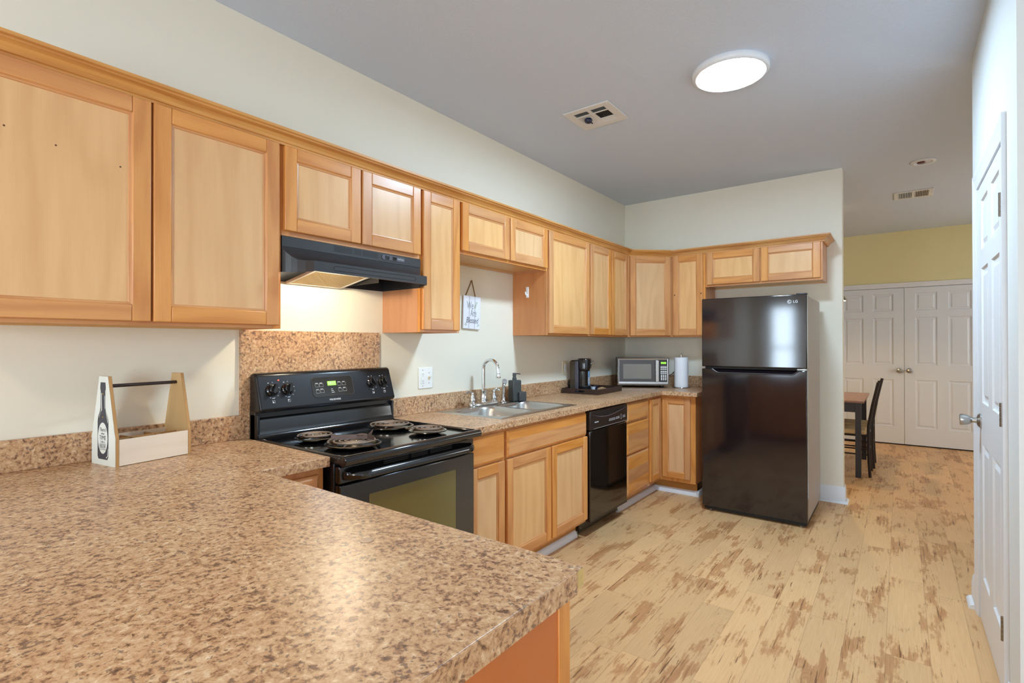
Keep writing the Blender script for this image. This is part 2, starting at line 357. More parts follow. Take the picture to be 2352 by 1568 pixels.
# ------------------------------------------------------------------ mesh helpers
def rnd_off(): return (20*random.randint(0, 40)+10, 20*random.randint(0, 40)+10)
class MB:
    def __init__(s): s.v = []; s.f = []; s.uv = []; s.T = None
    def add(s, pts, faces, uvs=None):
        o = len(s.v)
        for p in pts:
            p = Vector(p)
            s.v.append(s.T @ p if s.T else p)
        for i, f in enumerate(faces):
            s.f.append([o+k for k in f])
            s.uv.append(uvs[i] if uvs else [(pts[k][0], pts[k][1]) for k in f])
        return s
    def box(s, x0, x1, y0, y1, z0, z1, g='z'):
        if x0 > x1: x0, x1 = x1, x0
        if y0 > y1: y0, y1 = y1, y0
        if z0 > z1: z0, z1 = z1, z0
        P = [(x0, y0, z0), (x1, y0, z0), (x1, y1, z0), (x0, y1, z0), (x0, y0, z1), (x1, y0, z1), (x1, y1, z1), (x0, y1, z1)]
        Fs = [(0, 3, 2, 1), (4, 5, 6, 7), (0, 1, 5, 4), (2, 3, 7, 6), (1, 2, 6, 5), (3, 0, 4, 7)]
        nax = [2, 2, 1, 1, 0, 0]; gi = 'xyz'.index(g); ou, ov = rnd_off(); uvs = []
        for f, n in zip(Fs, nax):
            ax = [a for a in (0, 1, 2) if a != n]
            a, b = (gi, [q for q in ax if q != gi][0]) if gi in ax else ax
            uvs.append([(P[k][a]+ou, P[k][b]+ov) for k in f])
        return s.add(P, Fs, uvs)
    def fb(s, x0, x1, d0, d1, z0, z1, g='z'):     # d = distance out of the wall (minus y)
        return s.box(x0, x1, -d1, -d0, z0, z1, g)
    def prism(s, prof, a0, a1, axis='x', g=None):
        # profile in the plane perpendicular to axis: axis x -> (y,z); y -> (x,z); z -> (x,y)
        n = len(prof); mk = {'x': lambda a, p: (a, p[0], p[1]), 'y': lambda a, p: (p[0], a, p[1]), 'z': lambda a, p: (p[0], p[1], a)}[axis]
        P = [mk(a0, p) for p in prof]+[mk(a1, p) for p in prof]
        Fs = []; uvs = []; ou, ov = rnd_off(); L = 0.0
        for i in range(n):
            j = (i+1) % n; l2 = L+math.dist(prof[i], prof[j])
            Fs.append((i, j, n+j, n+i)); uvs.append([(a0+ou, L+ov), (a0+ou, l2+ov), (a1+ou, l2+ov), (a1+ou, L+ov)]); L = l2
        Fs.append(tuple(range(n-1, -1, -1))); uvs.append([(prof[k][1]+ou, prof[k][0]+ov) for k in range(n-1, -1, -1)])
        Fs.append(tuple(range(n, 2*n))); uvs.append([(prof[k][1]+ou, prof[k][0]+ov) for k in range(n)])
        return s.add(P, Fs, uvs)
    def tube(s, pts, r, n=10, closed=False):
        pts = [Vector(p) for p in pts]; m = len(pts); rings = []
        up = Vector((0, 0, 1)); prev = None
        for i, p in enumerate(pts):
            if closed: d = pts[(i+1) % m]-pts[i-1]
            else: d = pts[min(i+1, m-1)]-pts[max(i-1, 0)]
            d.normalize()
            if prev is None:
                a = up if abs(d.dot(up)) < 0.9 else Vector((1, 0, 0))
                e = d.cross(a).normalized()
            else: e = (prev-d*prev.dot(d)).normalized()
            prev = e; b = d.cross(e); rr = r[i] if isinstance(r, (list, tuple)) else r
            rings.append([p+e*math.cos(2*math.pi*k/n)*rr+b*math.sin(2*math.pi*k/n)*rr for k in range(n)])
        P = [q for R in rings for q in R]; Fs = []
        for i in range(m if closed else m-1):
            a, b = i*n, ((i+1) % m)*n
            for k in range(n): Fs.append((a+k, a+(k+1) % n, b+(k+1) % n, b+k))
        if not closed: Fs += [tuple(range(n-1, -1, -1)), tuple(range((m-1)*n, m*n))]
        return s.add(P, Fs)
    def lathe(s, prof, loc=(0, 0, 0), n=32, axis=(0, 0, 1), cap=True):
        q = Vector((0, 0, 1)).rotation_difference(Vector(axis)).to_matrix(); loc = Vector(loc)
        P = []; Fs = []
        for r, z in prof:
            for k in range(n): P.append(loc+q @ Vector((r*math.cos(2*math.pi*k/n), r*math.sin(2*math.pi*k/n), z)))
        for i in range(len(prof)-1):
            for k in range(n): Fs.append((i*n+k, i*n+(k+1) % n, (i+1)*n+(k+1) % n, (i+1)*n+k))
        if cap: Fs += [tuple(range(n-1, -1, -1)), tuple(range((len(prof)-1)*n, len(prof)*n))]
        return s.add(P, Fs)
    def cells(s, xs, ys, mask, z0, z1):
        # slab made of grid cells (mask(i,j) True = filled); walls only at the outline
        nx, ny = len(xs), len(ys); P = [(x, y, z) for z in (z0, z1) for x in xs for y in ys]
        I = lambda i, j, k: k*nx*ny+i*ny+j; Fs = []
        ok = lambda i, j: 0 <= i < nx-1 and 0 <= j < ny-1 and mask(i, j)
        for i in range(nx-1):
            for j in range(ny-1):
                if not ok(i, j): continue
                Fs.append((I(i, j, 1), I(i+1, j, 1), I(i+1, j+1, 1), I(i, j+1, 1)))
                Fs.append((I(i, j, 0), I(i, j+1, 0), I(i+1, j+1, 0), I(i+1, j, 0)))
                if not ok(i-1, j): Fs.append((I(i, j, 0), I(i, j, 1), I(i, j+1, 1), I(i, j+1, 0)))
                if not ok(i+1, j): Fs.append((I(i+1, j, 0), I(i+1, j+1, 0), I(i+1, j+1, 1), I(i+1, j, 1)))
                if not ok(i, j-1): Fs.append((I(i, j, 0), I(i+1, j, 0), I(i+1, j, 1), I(i, j, 1)))
                if not ok(i, j+1): Fs.append((I(i, j+1, 0), I(i, j+1, 1), I(i+1, j+1, 1), I(i+1, j+1, 0)))
        used = sorted({k for f in Fs for k in f}); mp = {k: n for n, k in enumerate(used)}
        return s.add([P[k] for k in used], [tuple(mp[k] for k in f) for f in Fs])
    def build(s, name, mat, parent=None, bevel=0.0, smooth=True, seg=2, angle=40):
        me = bpy.data.meshes.new(name); me.from_pydata([tuple(p) for p in s.v], [], s.f); me.update()
        ul = me.uv_layers.new(name='grain'); k = 0
        for fu in s.uv:
            for q in fu: ul.data[k].uv = q; k += 1
        me.materials.append(mat)
        bm = bmesh.new(); bm.from_mesh(me); bmesh.ops.recalc_face_normals(bm, faces=bm.faces[:]); bm.to_mesh(me); bm.free()
        if smooth:
            me.polygons.foreach_set('use_smooth', [True]*len(me.polygons)); me.set_sharp_from_angle(angle=math.radians(angle))
        o = bpy.data.objects.new(name, me); COL.objects.link(o)
        if parent: o.parent = parent
        if bevel:
            b = o.modifiers.new('bevel', 'BEVEL'); b.width = bevel; b.segments = seg; b.limit_method = 'ANGLE'; b.angle_limit = math.radians(35)
        return o

def tag(o, label=None, cat=None, group=None, kind=None):
    if label: o['label'] = label
    if cat: o['category'] = cat
    if group: o['group'] = group
    if kind: o['kind'] = kind
    return o
def thing(name, label, cat, loc=(0, 0, 0), rz=0.0, group=None):
    o = bpy.data.objects.new(name, None); COL.objects.link(o); o.location = loc; o.rotation_euler = (0, 0, rz)
    o.empty_display_size = 0.05
    return tag(o, label, cat, group)
def struct(name, mb, mat, label=None, **k):
    o = mb.build(name, mat, None, **k); o['kind'] = 'structure'
    if label: o['label'] = label
    return o
def text(name, s, size, origin, mat, parent, xdir=(1, 0, 0), updir=(0, 0, 1), shear=0.0, align='CENTER', thick=0.0004, squeeze=1.0):
    cu = bpy.data.curves.new('t', 'FONT'); cu.body = s; cu.size = size; cu.align_x = align; cu.align_y = 'CENTER'; cu.shear = shear; cu.extrude = thick
    tmp = bpy.data.objects.new('t', cu); COL.objects.link(tmp)
    dg = bpy.context.evaluated_depsgraph_get(); dg.update()
    me = bpy.data.meshes.new_from_object(tmp.evaluated_get(dg)); me.name = name
    bpy.data.objects.remove(tmp); bpy.data.curves.remove(cu)
    x = Vector(xdir).normalized(); y = Vector(updir).normalized(); z = x.cross(y)
    m = Matrix((x*squeeze, y, z)).transposed().to_4x4(); m.translation = Vector(origin); me.transform(m)
    me.materials.clear(); me.materials.append(mat)
    o = bpy.data.objects.new(name, me); COL.objects.link(o); o.parent = parent
    return o
def add_text(mbobj_list, *a, **k): pass
LEFT = math.pi/2       # local x -> world +y, local -y (front) -> world +x

# ------------------------------------------------------------------ room shell
XR, YF, XO = 2.64, 8.448, 5.0
D = 5.09
m = MB(); m.box(-0.1, XO+0.1, YB-0.1, YF+0.9, -0.1, 0.0, 'y'); struct('floor', m, M['floor'], smooth=False)
m = MB(); m.box(-0.1, XO+0.1, YB-0.1, YF+0.9, H, H+0.1); struct('ceiling', m, M['ceil'], smooth=False)
m = MB(); m.box(-0.1, 0, YB-0.1, YF+0.1, 0, H); struct('wall_left', m, M['wall'], smooth=False)
m = MB(); m.box(0, 1.951, D, D+0.12, 0, H); struct('wall_end', m, M['wall'], smooth=False)
# right closet block: x 2.64..5, y 2.31..3.5 with a door opening in its x = 2.64 face
DY0, DY1, DH = 2.592, 3.369, 2.079
WE = 3.58                                     # far end of the closet wall
m = MB()
m.box(XR, XR+0.1, 2.31, DY0-0.02, 0, H); m.box(XR, XR+0.1, DY1+0.02, WE, 0, H); m.box(XR, XR+0.1, DY0-0.02, DY1+0.02, DH+0.02, H)
m.box(XR+0.1, XO, 2.31, 2.41, 0, H); m.box(XR+0.1, XO, WE-0.1, WE, 0, H)
struct('wall_right', m, M['wall_w'], smooth=False)
# far wall with the double closet opening
CX0, CX1, CH = 1.602, 3.150, 2.062
m = MB(); m.box(0, CX0-0.02, YF, YF+0.1, 0, H); m.box(CX1+0.02, XO, YF, YF+0.1, 0, H); m.box(CX0-0.02, CX1+0.02, YF, YF+0.1, CH+0.02, H)
m.box(CX0-0.1, CX1+0.1, YF+0.7, YF+0.8, 0, H)
struct('wall_far', m, M['wall_y'], smooth=False)
def window_wall(name, axis, pos, a0, a1, holes, thick, zs):
    m = MB(); cuts = [a0]; 
    for h0, h1 in holes:
        def bx(p0, p1, z0, z1):
            if axis == 'y': m.box(p0, p1, min(pos, pos+thick), max(pos, pos+thick), z0, z1)
            else: m.box(min(pos, pos+thick), max(pos, pos+thick), p0, p1, z0, z1)
        bx(cuts[-1], h0, 0, H); bx(h0, h1, 0, zs[0]); bx(h0, h1, zs[1], H); cuts.append(h1)
    bx(cuts[-1], a1, 0, H)
    return struct(name, m, M['wall'], smooth=False)
window_wall('wall_back', 'y', YB, -0.1, XO+0.1, WIN, -0.1, (0.42, 2.08))
window_wall('wall_outer', 'x', XO, YB-0.1, YF+0.1, [(-1.3, 0.7), (5.9, 7.3)], 0.1, (0.8, 2.2))  # both openings are added to let fill light in
k = 0
for (a, b), ax in [(w, 'y') for w in WIN]+[((-1.3, 0.7), 'x'), ((5.9, 7.3), 'x')]:  # the first window is known, the others are added for fill light
    k += 1; m = MB(); z0, z1 = (0.42, 2.08) if ax == 'y' else (0.8, 2.2)
    fr = [(a, a+0.05, z0, z1), (b-0.05, b, z0, z1), (a+0.05, b-0.05, z0, z0+0.05), (a+0.05, b-0.05, z1-0.05, z1), (a+0.05, b-0.05, (z0+z1)/2-0.02, (z0+z1)/2+0.02)]
    for p0, p1, q0, q1 in fr:
        if ax == 'y': m.box(p0, p1, YB-0.07, YB-0.03, q0, q1)
        else: m.box(XO+0.03, XO+0.07, p0, p1, q0, q1)
    wo = struct('window_%d' % k, m, M['white'], smooth=False)
    g = MB()
    if ax == 'y': g.box(a+0.045, b-0.045, YB-0.052, YB-0.048, z0+0.045, z1-0.045)
    else: g.box(XO+0.048, XO+0.052, a+0.045, b-0.045, z0+0.045, z1-0.045)
    g.build('pane', M['pane'], wo, smooth=False)

# trim
def base_profile(t=0.014, h=0.135):
    return [(0, 0), (t, 0), (t, h*0.72), (t*0.8, h*0.78), (t*0.75, h*0.9), (t*0.35, h), (0, h)]
def quarter(r=0.02):
    return [(0, 0)]+[(r*math.cos(a), r*math.sin(a)) for a in [i*math.pi/12 for i in range(7)]]
# end wall: front face strip right of the fridge, wrapped round its end, with quarter round at the foot
m = MB()
m.prism([(D-y, z) for y, z in base_profile()], 1.0, 1.951+0.014, 'x')
m.prism([(1.951+x, z) for x, z in base_profile()], D, D+0.12, 'y')
m.prism([(D-0.014-y, z) for y, z in quarter()], 1.0, 1.951+0.034, 'x')
m.prism([(1.951+0.014+x, z) for x, z in quarter()], D-0.014, D+0.12, 'y')
struct('baseboard_end', m, M['white'])
m = MB()
m.prism([(XR-x, z) for x, z in base_profile()], 2.31-0.014, 2.513, 'y')
m.prism([(2.31-y, z) for y, z in base_profile()], XR-0.014, XO, 'x')
m.prism([(XR-x, z) for x, z in base_profile()], 3.448, WE, 'y')
m.prism([(XR-0.014-x, z) for x, z in quarter(0.022)], 3.448, WE, 'y')
struct('baseboard_right', m, M['white'])
m = MB(); m.prism([(YF-y, z) for y, z in base_profile()], 0, CX0-0.08, 'x'); m.prism([(YF-y, z) for y, z in base_profile()], CX1+0.08, XO, 'x')
struct('baseboard_far', m, M['white'])

def casing(name, along, p0, p1, top, face, sign, w=0.06, t=0.02):
    # colonial casing round an opening; along 'y' (in the right wall) or 'x' (in the far wall)
    prof = [(0, 0), (w, 0), (w, t), (w*0.82, t), (w*0.72, t*0.8), (w*0.4, t*0.72), (w*0.2, t*0.5), (0, t*0.4)]
    m = MB()
    def put(fn, rot):   # fn maps (offset from the opening, thickness, length) to a point
        P = [fn(a, b, 0) for a, b in prof]+[fn(a, b, 1) for a, b in prof]; n = len(prof)
        m.add(P, [(i, (i+1) % n, n+(i+1) % n, n+i) for i in range(n)]+[tuple(range(n-1, -1, -1)), tuple(range(n, 2*n))])
    Q = (lambda s, t_, z: (face+sign*t_, s, z)) if along == 'y' else (lambda s, t_, z: (s, face+sign*t_, z))
    put(lambda a, b, e: Q(p0-a, b, 0 if e == 0 else top+a), 0)
    put(lambda a, b, e: Q(p1+a, b, 0 if e == 0 else top+a), 0)
    put(lambda a, b, e: Q(p0-a if e == 0 else p1+a, b, top+a), 0)
    # jamb
    jd = 0.1
    for s0, s1, z0, z1 in ((p0-0.0, p0-0.019, 0, top+0.019), (p1, p1+0.019, 0, top+0.019), (p0, p1, top, top+0.019)):
        if along == 'y': m.box(face, face-sign*jd, s0, s1, z0, z1)
        else: m.box(s0, s1, face, face-sign*jd, z0, z1)
    return struct(name, m, M['white'])
casing('trim_1', 'y', DY0-0.003, DY1+0.003, DH+0.003, XR, -1, 0.075, 0.014)
casing('trim_2', 'x', CX0-0.003, CX1+0.003, CH+0.003, YF, -1)

def six_panel(w, h, t=0.035):
    # slab door, front face at y = 0 looking to -y, x 0..w, z 0..h
    sx = 0.145*w; g = 0.14*w; pw = (w-2*sx-g)/2
    cols = [(sx, sx+pw), (sx+pw+g, w-sx)]
    rows = [(0.107*h, 0.412*h), (0.506*h, 0.81*h), (0.853*h, 0.965*h)]
    m = MB(); xs = sorted({0, w, *[q for c in cols for q in c]}); zs = sorted({0, h, *[q for r in rows for q in r]})
    def quad(P): m.add(P, [tuple(range(len(P)))])
    for i in range(len(xs)-1):
        for j in range(len(zs)-1):
            x0, x1, z0, z1 = xs[i], xs[i+1], zs[j], zs[j+1]
            if any(abs(c[0]-x0) < 1e-6 and abs(c[1]-x1) < 1e-6 for c in cols) and any(abs(r[0]-z0) < 1e-6 and abs(r[1]-z1) < 1e-6 for r in rows):
                L = [(0, 0), (0.006, 0.007), (0.013, 0.009), (0.024, 0.009), (0.040, 0.003)]
                for (a, da), (b, db) in zip(L, L[1:]):
                    o = [(x0+a, da, z0+a), (x1-a, da, z0+a), (x1-a, da, z1-a), (x0+a, da, z1-a)]
                    n = [(x0+b, db, z0+b), (x1-b, db, z0+b), (x1-b, db, z1-b), (x0+b, db, z1-b)]
                    for q in range(4): quad([o[q], o[(q+1) % 4], n[(q+1) % 4], n[q]])
                quad(n)
            else: quad([(x0, 0, z0), (x1, 0, z0), (x1, 0, z1), (x0, 0, z1)])
    P = [(0, 0, 0), (w, 0, 0), (w, 0, h), (0, 0, h), (0, t, 0), (w, t, 0), (w, t, h), (0, t, h)]
    m.add(P, [(4, 7, 6, 5), (0, 4, 5, 1), (1, 5, 6, 2), (2, 6, 7, 3), (3, 7, 4, 0)])
    return m
KNOB = [(0.0, 0.0), (0.032, 0.0), (0.033, 0.004), (0.028, 0.009), (0.014, 0.012), (0.012, 0.026), (0.016, 0.034), (0.026, 0.042), (0.029, 0.052), (0.026, 0.062), (0.014, 0.067), (0.0, 0.068)]
def place_door(name, mb, loc, rz, knob_x, knob_z, hinges=None, prof=KNOB):
    o = struct(name, mb, M['door'], angle=12); o.location = loc; o.rotation_euler = (0, 0, rz)
    k = MB(); k.lathe(prof, (knob_x, 0, knob_z), 24, (0, -1, 0), cap=False); k.build('knob', M['nickel'], o)
    for hx, hz in hinges or []:
        g = MB(); g.box(hx-0.012, hx+0.012, -0.004, 0.0, hz-0.044, hz+0.044)
        for q in range(5): g.lathe([(0.0065, 0), (0.0065, 0.0165)], (hx, -0.0085, hz-0.044+q*0.0178), 12)
        g.build('hinge', M['hinge'], o)
    return o
# right closet door faces -x : local -y -> -x  => rotation -90 deg, local x -> world -y
KN2 = [(0.0, 0.0), (0.034, 0.0), (0.034, 0.005), (0.026, 0.012), (0.013, 0.016), (0.012, 0.032), (0.018, 0.038), (0.024, 0.05), (0.027, 0.068), (0.026, 0.076), (0.0, 0.077)]
dw = DY1-DY0
place_door('door_1', six_panel(dw, DH-0.012), (XR+0.001, DY1, 0.008), -math.pi/2, 0.065, 0.955, [(dw-0.004, 1.835), (dw-0.004, 1.06), (dw-0.004, 0.275)], KN2)
cw = (CX1-CX0)/2
place_door('door_2', six_panel(cw-0.003, CH-0.018), (CX0+0.001, YF+0.012, 0.016), 0, cw-0.055, 0.962)
place_door('door_3', six_panel(cw-0.003, CH-0.018), (CX0+cw+0.002, YF+0.012, 0.016), 0, 0.05, 0.962)
m = MB(); m.box(CX0, CX1, YF+0.03, YF+0.05, 0.0, 0.014); struct('trim_3', m, M['dark_gap'], smooth=False)  # dark strip put in as the shade under the closet doors

# ------------------------------------------------------------------ cabinets
def door_front(parent, x0, x1, z0, z1, d0, thick=0.02, sw=0.054, dirs=None):
    # framed door with a recessed flat panel; d0 = distance of its back from the wall
    f = MB(); d1 = d0+thick
    f.fb(x0, x0+sw, d0, d1, z0, z1, 'z'); f.fb(x1-sw, x1, d0, d1, z0, z1, 'z')
    f.fb(x0+sw, x1-sw, d0, d1, z0, z0+sw, 'x'); f.fb(x0+sw, x1-sw, d0, d1, z1-sw, z1, 'x')
    o = f.build('door', M['stile'], parent, bevel=0.0035, seg=2)
    b = 0.009; e = MB()                              # stepped moulding round the panel
    X0, X1, Z0, Z1 = x0+sw, x1-sw, z0+sw, z1-sw
    pr = [(0, 0.0165), (0.003, 0.0135), (0.007, 0.0125), (b, 0.0095)]
    for (a, da), (c, dc) in zip(pr, pr[1:]):
        A = [(X0+a, -(d0+da), Z0+a), (X1-a, -(d0+da), Z0+a), (X1-a, -(d0+da), Z1-a), (X0+a, -(d0+da), Z1-a)]
        B = [(X0+c, -(d0+dc), Z0+c), (X1-c, -(d0+dc), Z0+c), (X1-c, -(d0+dc), Z1-c), (X0+c, -(d0+dc), Z1-c)]
        for q in range(4):
            P = [A[q], A[(q+1) % 4], B[(q+1) % 4], B[q]]; ou, ov = 10, 30
            g = 0 if q in (0, 2) else 2; h = 2-g
            e.add(P, [(0, 1, 2, 3)], [[(p[g]+ou, p[h]+ov) for p in P]])
    e.build('panel_moulding', M['stile'], o, angle=60)
    p = MB(); p.fb(X0-0.004, X1+0.004, d0+0.003, d0+0.0095, Z0-0.004, Z1+0.004, 'z'); p.build('panel', M['panel'], o)
    return o
def drawer_front(parent, x0, x1, z0, z1, d0, name='drawer', strips=3):
    f = MB(); n = strips; 
    for i in range(n): f.fb(x0, x1, d0, d0+0.012, z0+(z1-z0)*i/n, z0+(z1-z0)*(i+1)/n, 'x')
    hole = 0.012
    A = [(x0, -(d0+0.012), z0), (x1, -(d0+0.012), z0), (x1, -(d0+0.012), z1), (x0, -(d0+0.012), z1)]
    B = [(x0+hole, -(d0+0.02), z0+hole), (x1-hole, -(d0+0.02), z0+hole), (x1-hole, -(d0+0.02), z1-hole), (x0+hole, -(d0+0.02), z1-hole)]
    ou, ov = rnd_off()
    for q in range(4):
        P = [A[q], A[(q+1) % 4], B[(q+1) % 4], B[q]]; f.add(P, [(0, 1, 2, 3)], [[(p[0]+ou, p[2]+ov) for p in P]])
    zz = [B[0][2]+(B[2][2]-B[0][2])*i/n for i in range(n+1)]
    for i in range(n):
        ou, ov = rnd_off(); P = [(B[0][0], B[0][1], zz[i]), (B[1][0], B[0][1], zz[i]), (B[1][0], B[0][1], zz[i+1]), (B[0][0], B[0][1], zz[i+1])]
        f.add(P, [(0, 1, 2, 3)], [[(p[0]+ou, p[2]+ov) for p in P]])
    return f.build(name, M['stile'], parent, angle=20)
def wall_cabinet(label, loc, rz, w, z0, z1, doors, depth=0.3056, frame_x=None):
    r = thing('wall_cabinet', label, 'cabinet', (loc[0], loc[1], z0), rz, 'oak wall cabinets')
    h = z1-z0; t = 0.012; fd = depth-0.019
    b = MB(); b.fb(0, t, 0.0, fd, 0, h, 'z'); b.fb(w-t, w, 0.0, fd, 0, h, 'z'); b.fb(t, w-t, 0.0, fd, h-t, h, 'x'); b.fb(t, w-t, 0.0, 0.006, 0.012, h-t, 'z')
    b.build('carcass', M['carcass'], r)
    u = MB(); u.fb(t, w-t, 0.006, fd, 0.012, 0.024, 'x'); u.fb(t, w-t, 0.0, 0.018, 0.0, 0.012, 'x'); u.build('bottom_panel', M['carcass_in'], r)
    f = MB(); sw = 0.036
    f.fb(0.0005, sw, fd, depth, 0, h, 'z'); f.fb(w-sw, w-0.0005, fd, depth, 0, h, 'z'); f.fb(sw, w-sw, fd, depth, 0, sw, 'x'); f.fb(sw, w-sw, fd, depth, h-sw, h, 'x')
    if len(doors) > 1:
        mx = (doors[0][1]+doors[1][0])/2; f.fb(mx-0.03, mx+0.03, fd, depth, sw, h-sw, 'z')
    f.build('face_frame', M['stile'], r, bevel=0.001)
    for x0, x1, a, c in doors: door_front(r, x0, x1, a-z0, c-z0, depth+0.0004)
    return r
ZU, ZT = 1.395, 2.165
def lw(y0, y1, z0, ds, dz0, label):
    return wall_cabinet(label, (0.001, y0), LEFT, y1-y0-0.0006, z0, ZT, [(a-y0, b-y0, dz0, 2.149) for a, b in ds])
lw(0.19, 1.11, ZU, [(0.203, 0.646), (0.653, 1.094)], 1.408, 'large oak wall cabinet with two tall doors above the bottle caddy, nearest the camera')
big = [o for o in bpy.data.objects if 'nearest the camera' in o.get('label', '')][0]
bd = sorted([c for c in big.children if c.name.startswith('door')], key=lambda c: min(v.co.x for v in c.data.vertices))[0]
for kx, kz in ((0.100, 0.556), (0.212, 0.534), (0.372, 0.513)):
    kd = MB(); kd.lathe([(0, 0), (0.0028, 0), (0.0018, 0.0003), (0, 0.0003)], (kx, -0.3156, kz), 10, (0, -1, 0), cap=False); kd.build('pin_hole', M['knot'], bd, smooth=False)
lw(1.11, 1.875, 1.780, [(1.117, 1.489), (1.498, 1.866)], 1.800, 'short two-door oak wall cabinet directly above the black range hood')
lw(1.875, 2.18, ZU, [(1.884, 2.166)], 1.408, 'narrow single-door oak wall cabinet between the range hood and the hanging sign')
lw(2.18, 3.10, 1.855, [(2.188, 2.637), (2.647, 3.085)], 1.872, 'short two-door oak wall cabinet bridging high over the sink')
lw(3.10, 3.715, ZU, [(3.108, 3.704)], 1.408, 'wide single-door oak wall cabinet with a white hook stuck on its left side')
lw(3.715, 4.48, ZU, [(3.727, 4.098), (4.114, 4.448)], 1.408, 'oak wall cabinet with two slim doors just left of the angled corner cabinet')
def fw(x0, x1, z0, ds, dz0, label):
    return wall_cabinet(label, (x0, D-0.001), 0.0, x1-x0-0.0006, z0, ZT, [(a-x0, b-x0, dz0, 2.149) for a, b in ds])
fw(0.61, 0.925, ZU, [(0.630, 0.905)], 1.408, 'narrow oak wall cabinet with small dark knots, right of the angled corner cabinet')
knotty = [o for o in bpy.data.objects if 'small dark knots' in o.get('label', '')][0]
for kx, kz in ((0.037, 0.392), (0.281, 0.395)):
    kd = MB(); kd.lathe([(0, 0), (0.0065, 0), (0.004, 0.0004), (0, 0.0004)], (kx, -0.3262, kz), 12, (0, -1, 0), cap=False); kd.build('wood_knot', M['knot'], [c for c in knotty.children if c.name.startswith('door')][0], smooth=False)
fw(0.925, 1.842, 1.845, [(0.941, 1.383), (1.392, 1.829)], 1.862, 'short two-door oak wall cabinet above the black refrigerator')
# angled corner cabinet
r = thing('corner_wall_cabinet', 'angled oak corner wall cabinet with one door above the microwave', 'cabinet', (0.001, D-0.001, ZU), 0, 'oak wall cabinets')
b = MB(); h = ZT-ZU
b.prism([(0, 0), (0, -0.609), (0.292, -0.609), (0.609, -0.292), (0.609, 0)], 0.0, h, 'z'); b.build('carcass', M['carcass_in'], r)
f = MB(); f.T = Matrix.Translation((0.2905, -0.6085, 0)) @ Matrix.Rotation(math.pi/4, 4, 'Z'); L = math.hypot(0.317, 0.317)-0.001
f.fb(0.001, 0.025, 0.001, 0.017, 0, h, 'z'); f.fb(L-0.025, L, 0.001, 0.017, 0, h, 'z'); f.fb(0.025, L-0.025, 0.001, 0.017, 0, 0.036, 'x'); f.fb(0.025, L-0.025, 0.001, 0.017, h-0.036, h, 'x')
f.build('face_frame', M['stile'], r, bevel=0.001)
hold = bpy.data.objects.new('tmp', None)
dr = door_front(r, 0.0, L-0.05, 0.013, 0.754, 0.0)
q = Matrix.Translation((0.2905, -0.6085, 0)) @ Matrix.Rotation(math.pi/4, 4, 'Z') @ Matrix.Translation((0.0245, -0.0175, 0))
dr.matrix_local = q
bpy.data.objects.remove(hold)

# crown moulding swept along the cabinet tops
def crown():
    prof = [(0.0, 2.150), (0.012, 2.150), (0.013, 2.158), (0.018, 2.161), (0.022, 2.170), (0.032, 2.181), (0.046, 2.188), (0.048, 2.193), (0.056, 2.196), (0.057, 2.206), (0.0, 2.206)]
    e = 0.3062
    path = [(e, 0.19), (e, 4.4806), (0.6093, D-e), (1.8425, D-e), (1.8425, D-0.002)]
    P = []; n = len(prof); V2 = [Vector((x, y)) for x, y in path]
    for i, p in enumerate(V2):
        def nrm(a, b): d = (b-a).normalized(); return Vector((d.y, -d.x))
        if i == 0: off = nrm(V2[0], V2[1]); sc = 1
        elif i == len(V2)-1: off = nrm(V2[-2], V2[-1]); sc = 1
        else:
            a, b = nrm(V2[i-1], p), nrm(p, V2[i+1]); off = (a+b).normalized(); sc = 1/off.dot(a)
        for o, z in prof: P.append((p.x+off.x*o*sc, p.y+off.y*o*sc, z))
    m = MB(); L = 0
    for i in range(len(V2)-1):
        l2 = L+(V2[i+1]-V2[i]).length; ou, ov = rnd_off(); s = 0
        for k in range(n):
            k2 = (k+1) % n; s2 = s+math.dist(prof[k], prof[k2])
            m.add([P[i*n+k], P[(i+1)*n+k], P[(i+1)*n+k2], P[i*n+k2]], [(0, 1, 2, 3)], [[(L*0+ou, s+ov), (l2-L+ou, s+ov), (l2-L+ou, s2+ov), (ou, s2+ov)]]); s = s2
        L = l2
    m.add(P[:n], [tuple(range(n-1, -1, -1))]); m.add(P[-n:], [tuple(range(n))])
    o = m.build('crown_molding', M['crown'], None, angle=30)
    return tag(o, 'long pine crown moulding running along the tops of all wall cabinets', 'molding')
crown()

# base cabinets ------------------------------------------------------
ZK, ZC = 0.116, 0.878
def base_cabinet(label, loc, rz, w, fronts, depth=0.6125, kick=0.535, top=ZC-0.001):
    r = thing('base_cabinet', label, 'cabinet', (loc[0], loc[1], 0), rz, 'oak base cabinets')
    b = MB(); b.fb(0, w, 0.02, depth-0.019, ZK, top, 'z'); b.build('carcass', M['carcass'], r)
    k = MB(); k.fb(0, w, kick-0.012, kick, 0.0, ZK, 'x'); k.build('toe_kick', M['kick'], r)
    f = MB(); f.fb(0, w, depth-0.019, depth, ZK, ZC-0.001, 'z'); f.build('face_frame', M['stile'], r, bevel=0.001)
    for kind, x0, x1, z0, z1 in fronts:
        if kind == 'door': door_front(r, x0, x1, z0, z1, depth+0.0004)
        else: drawer_front(r, x0, x1, z0, z1, depth+0.0004, 'drawer' if kind == 'drawer' else 'false_drawer_front')
    return r
def lb(y0, y1, fr, label, **kw): return base_cabinet(label, (0.0, y0), LEFT, y1-y0-0.0006, [(k, a-y0, b-y0, c, d) for k, a, b, c, d in fr], **kw)
lb(0.40, 1.108, [('drawer', 0.870, 1.082, 0.700, 0.850), ('door', 0.870, 1.082, 0.14, 0.69)], 'oak base cabinet with a drawer squeezed between the peninsula and the stove')
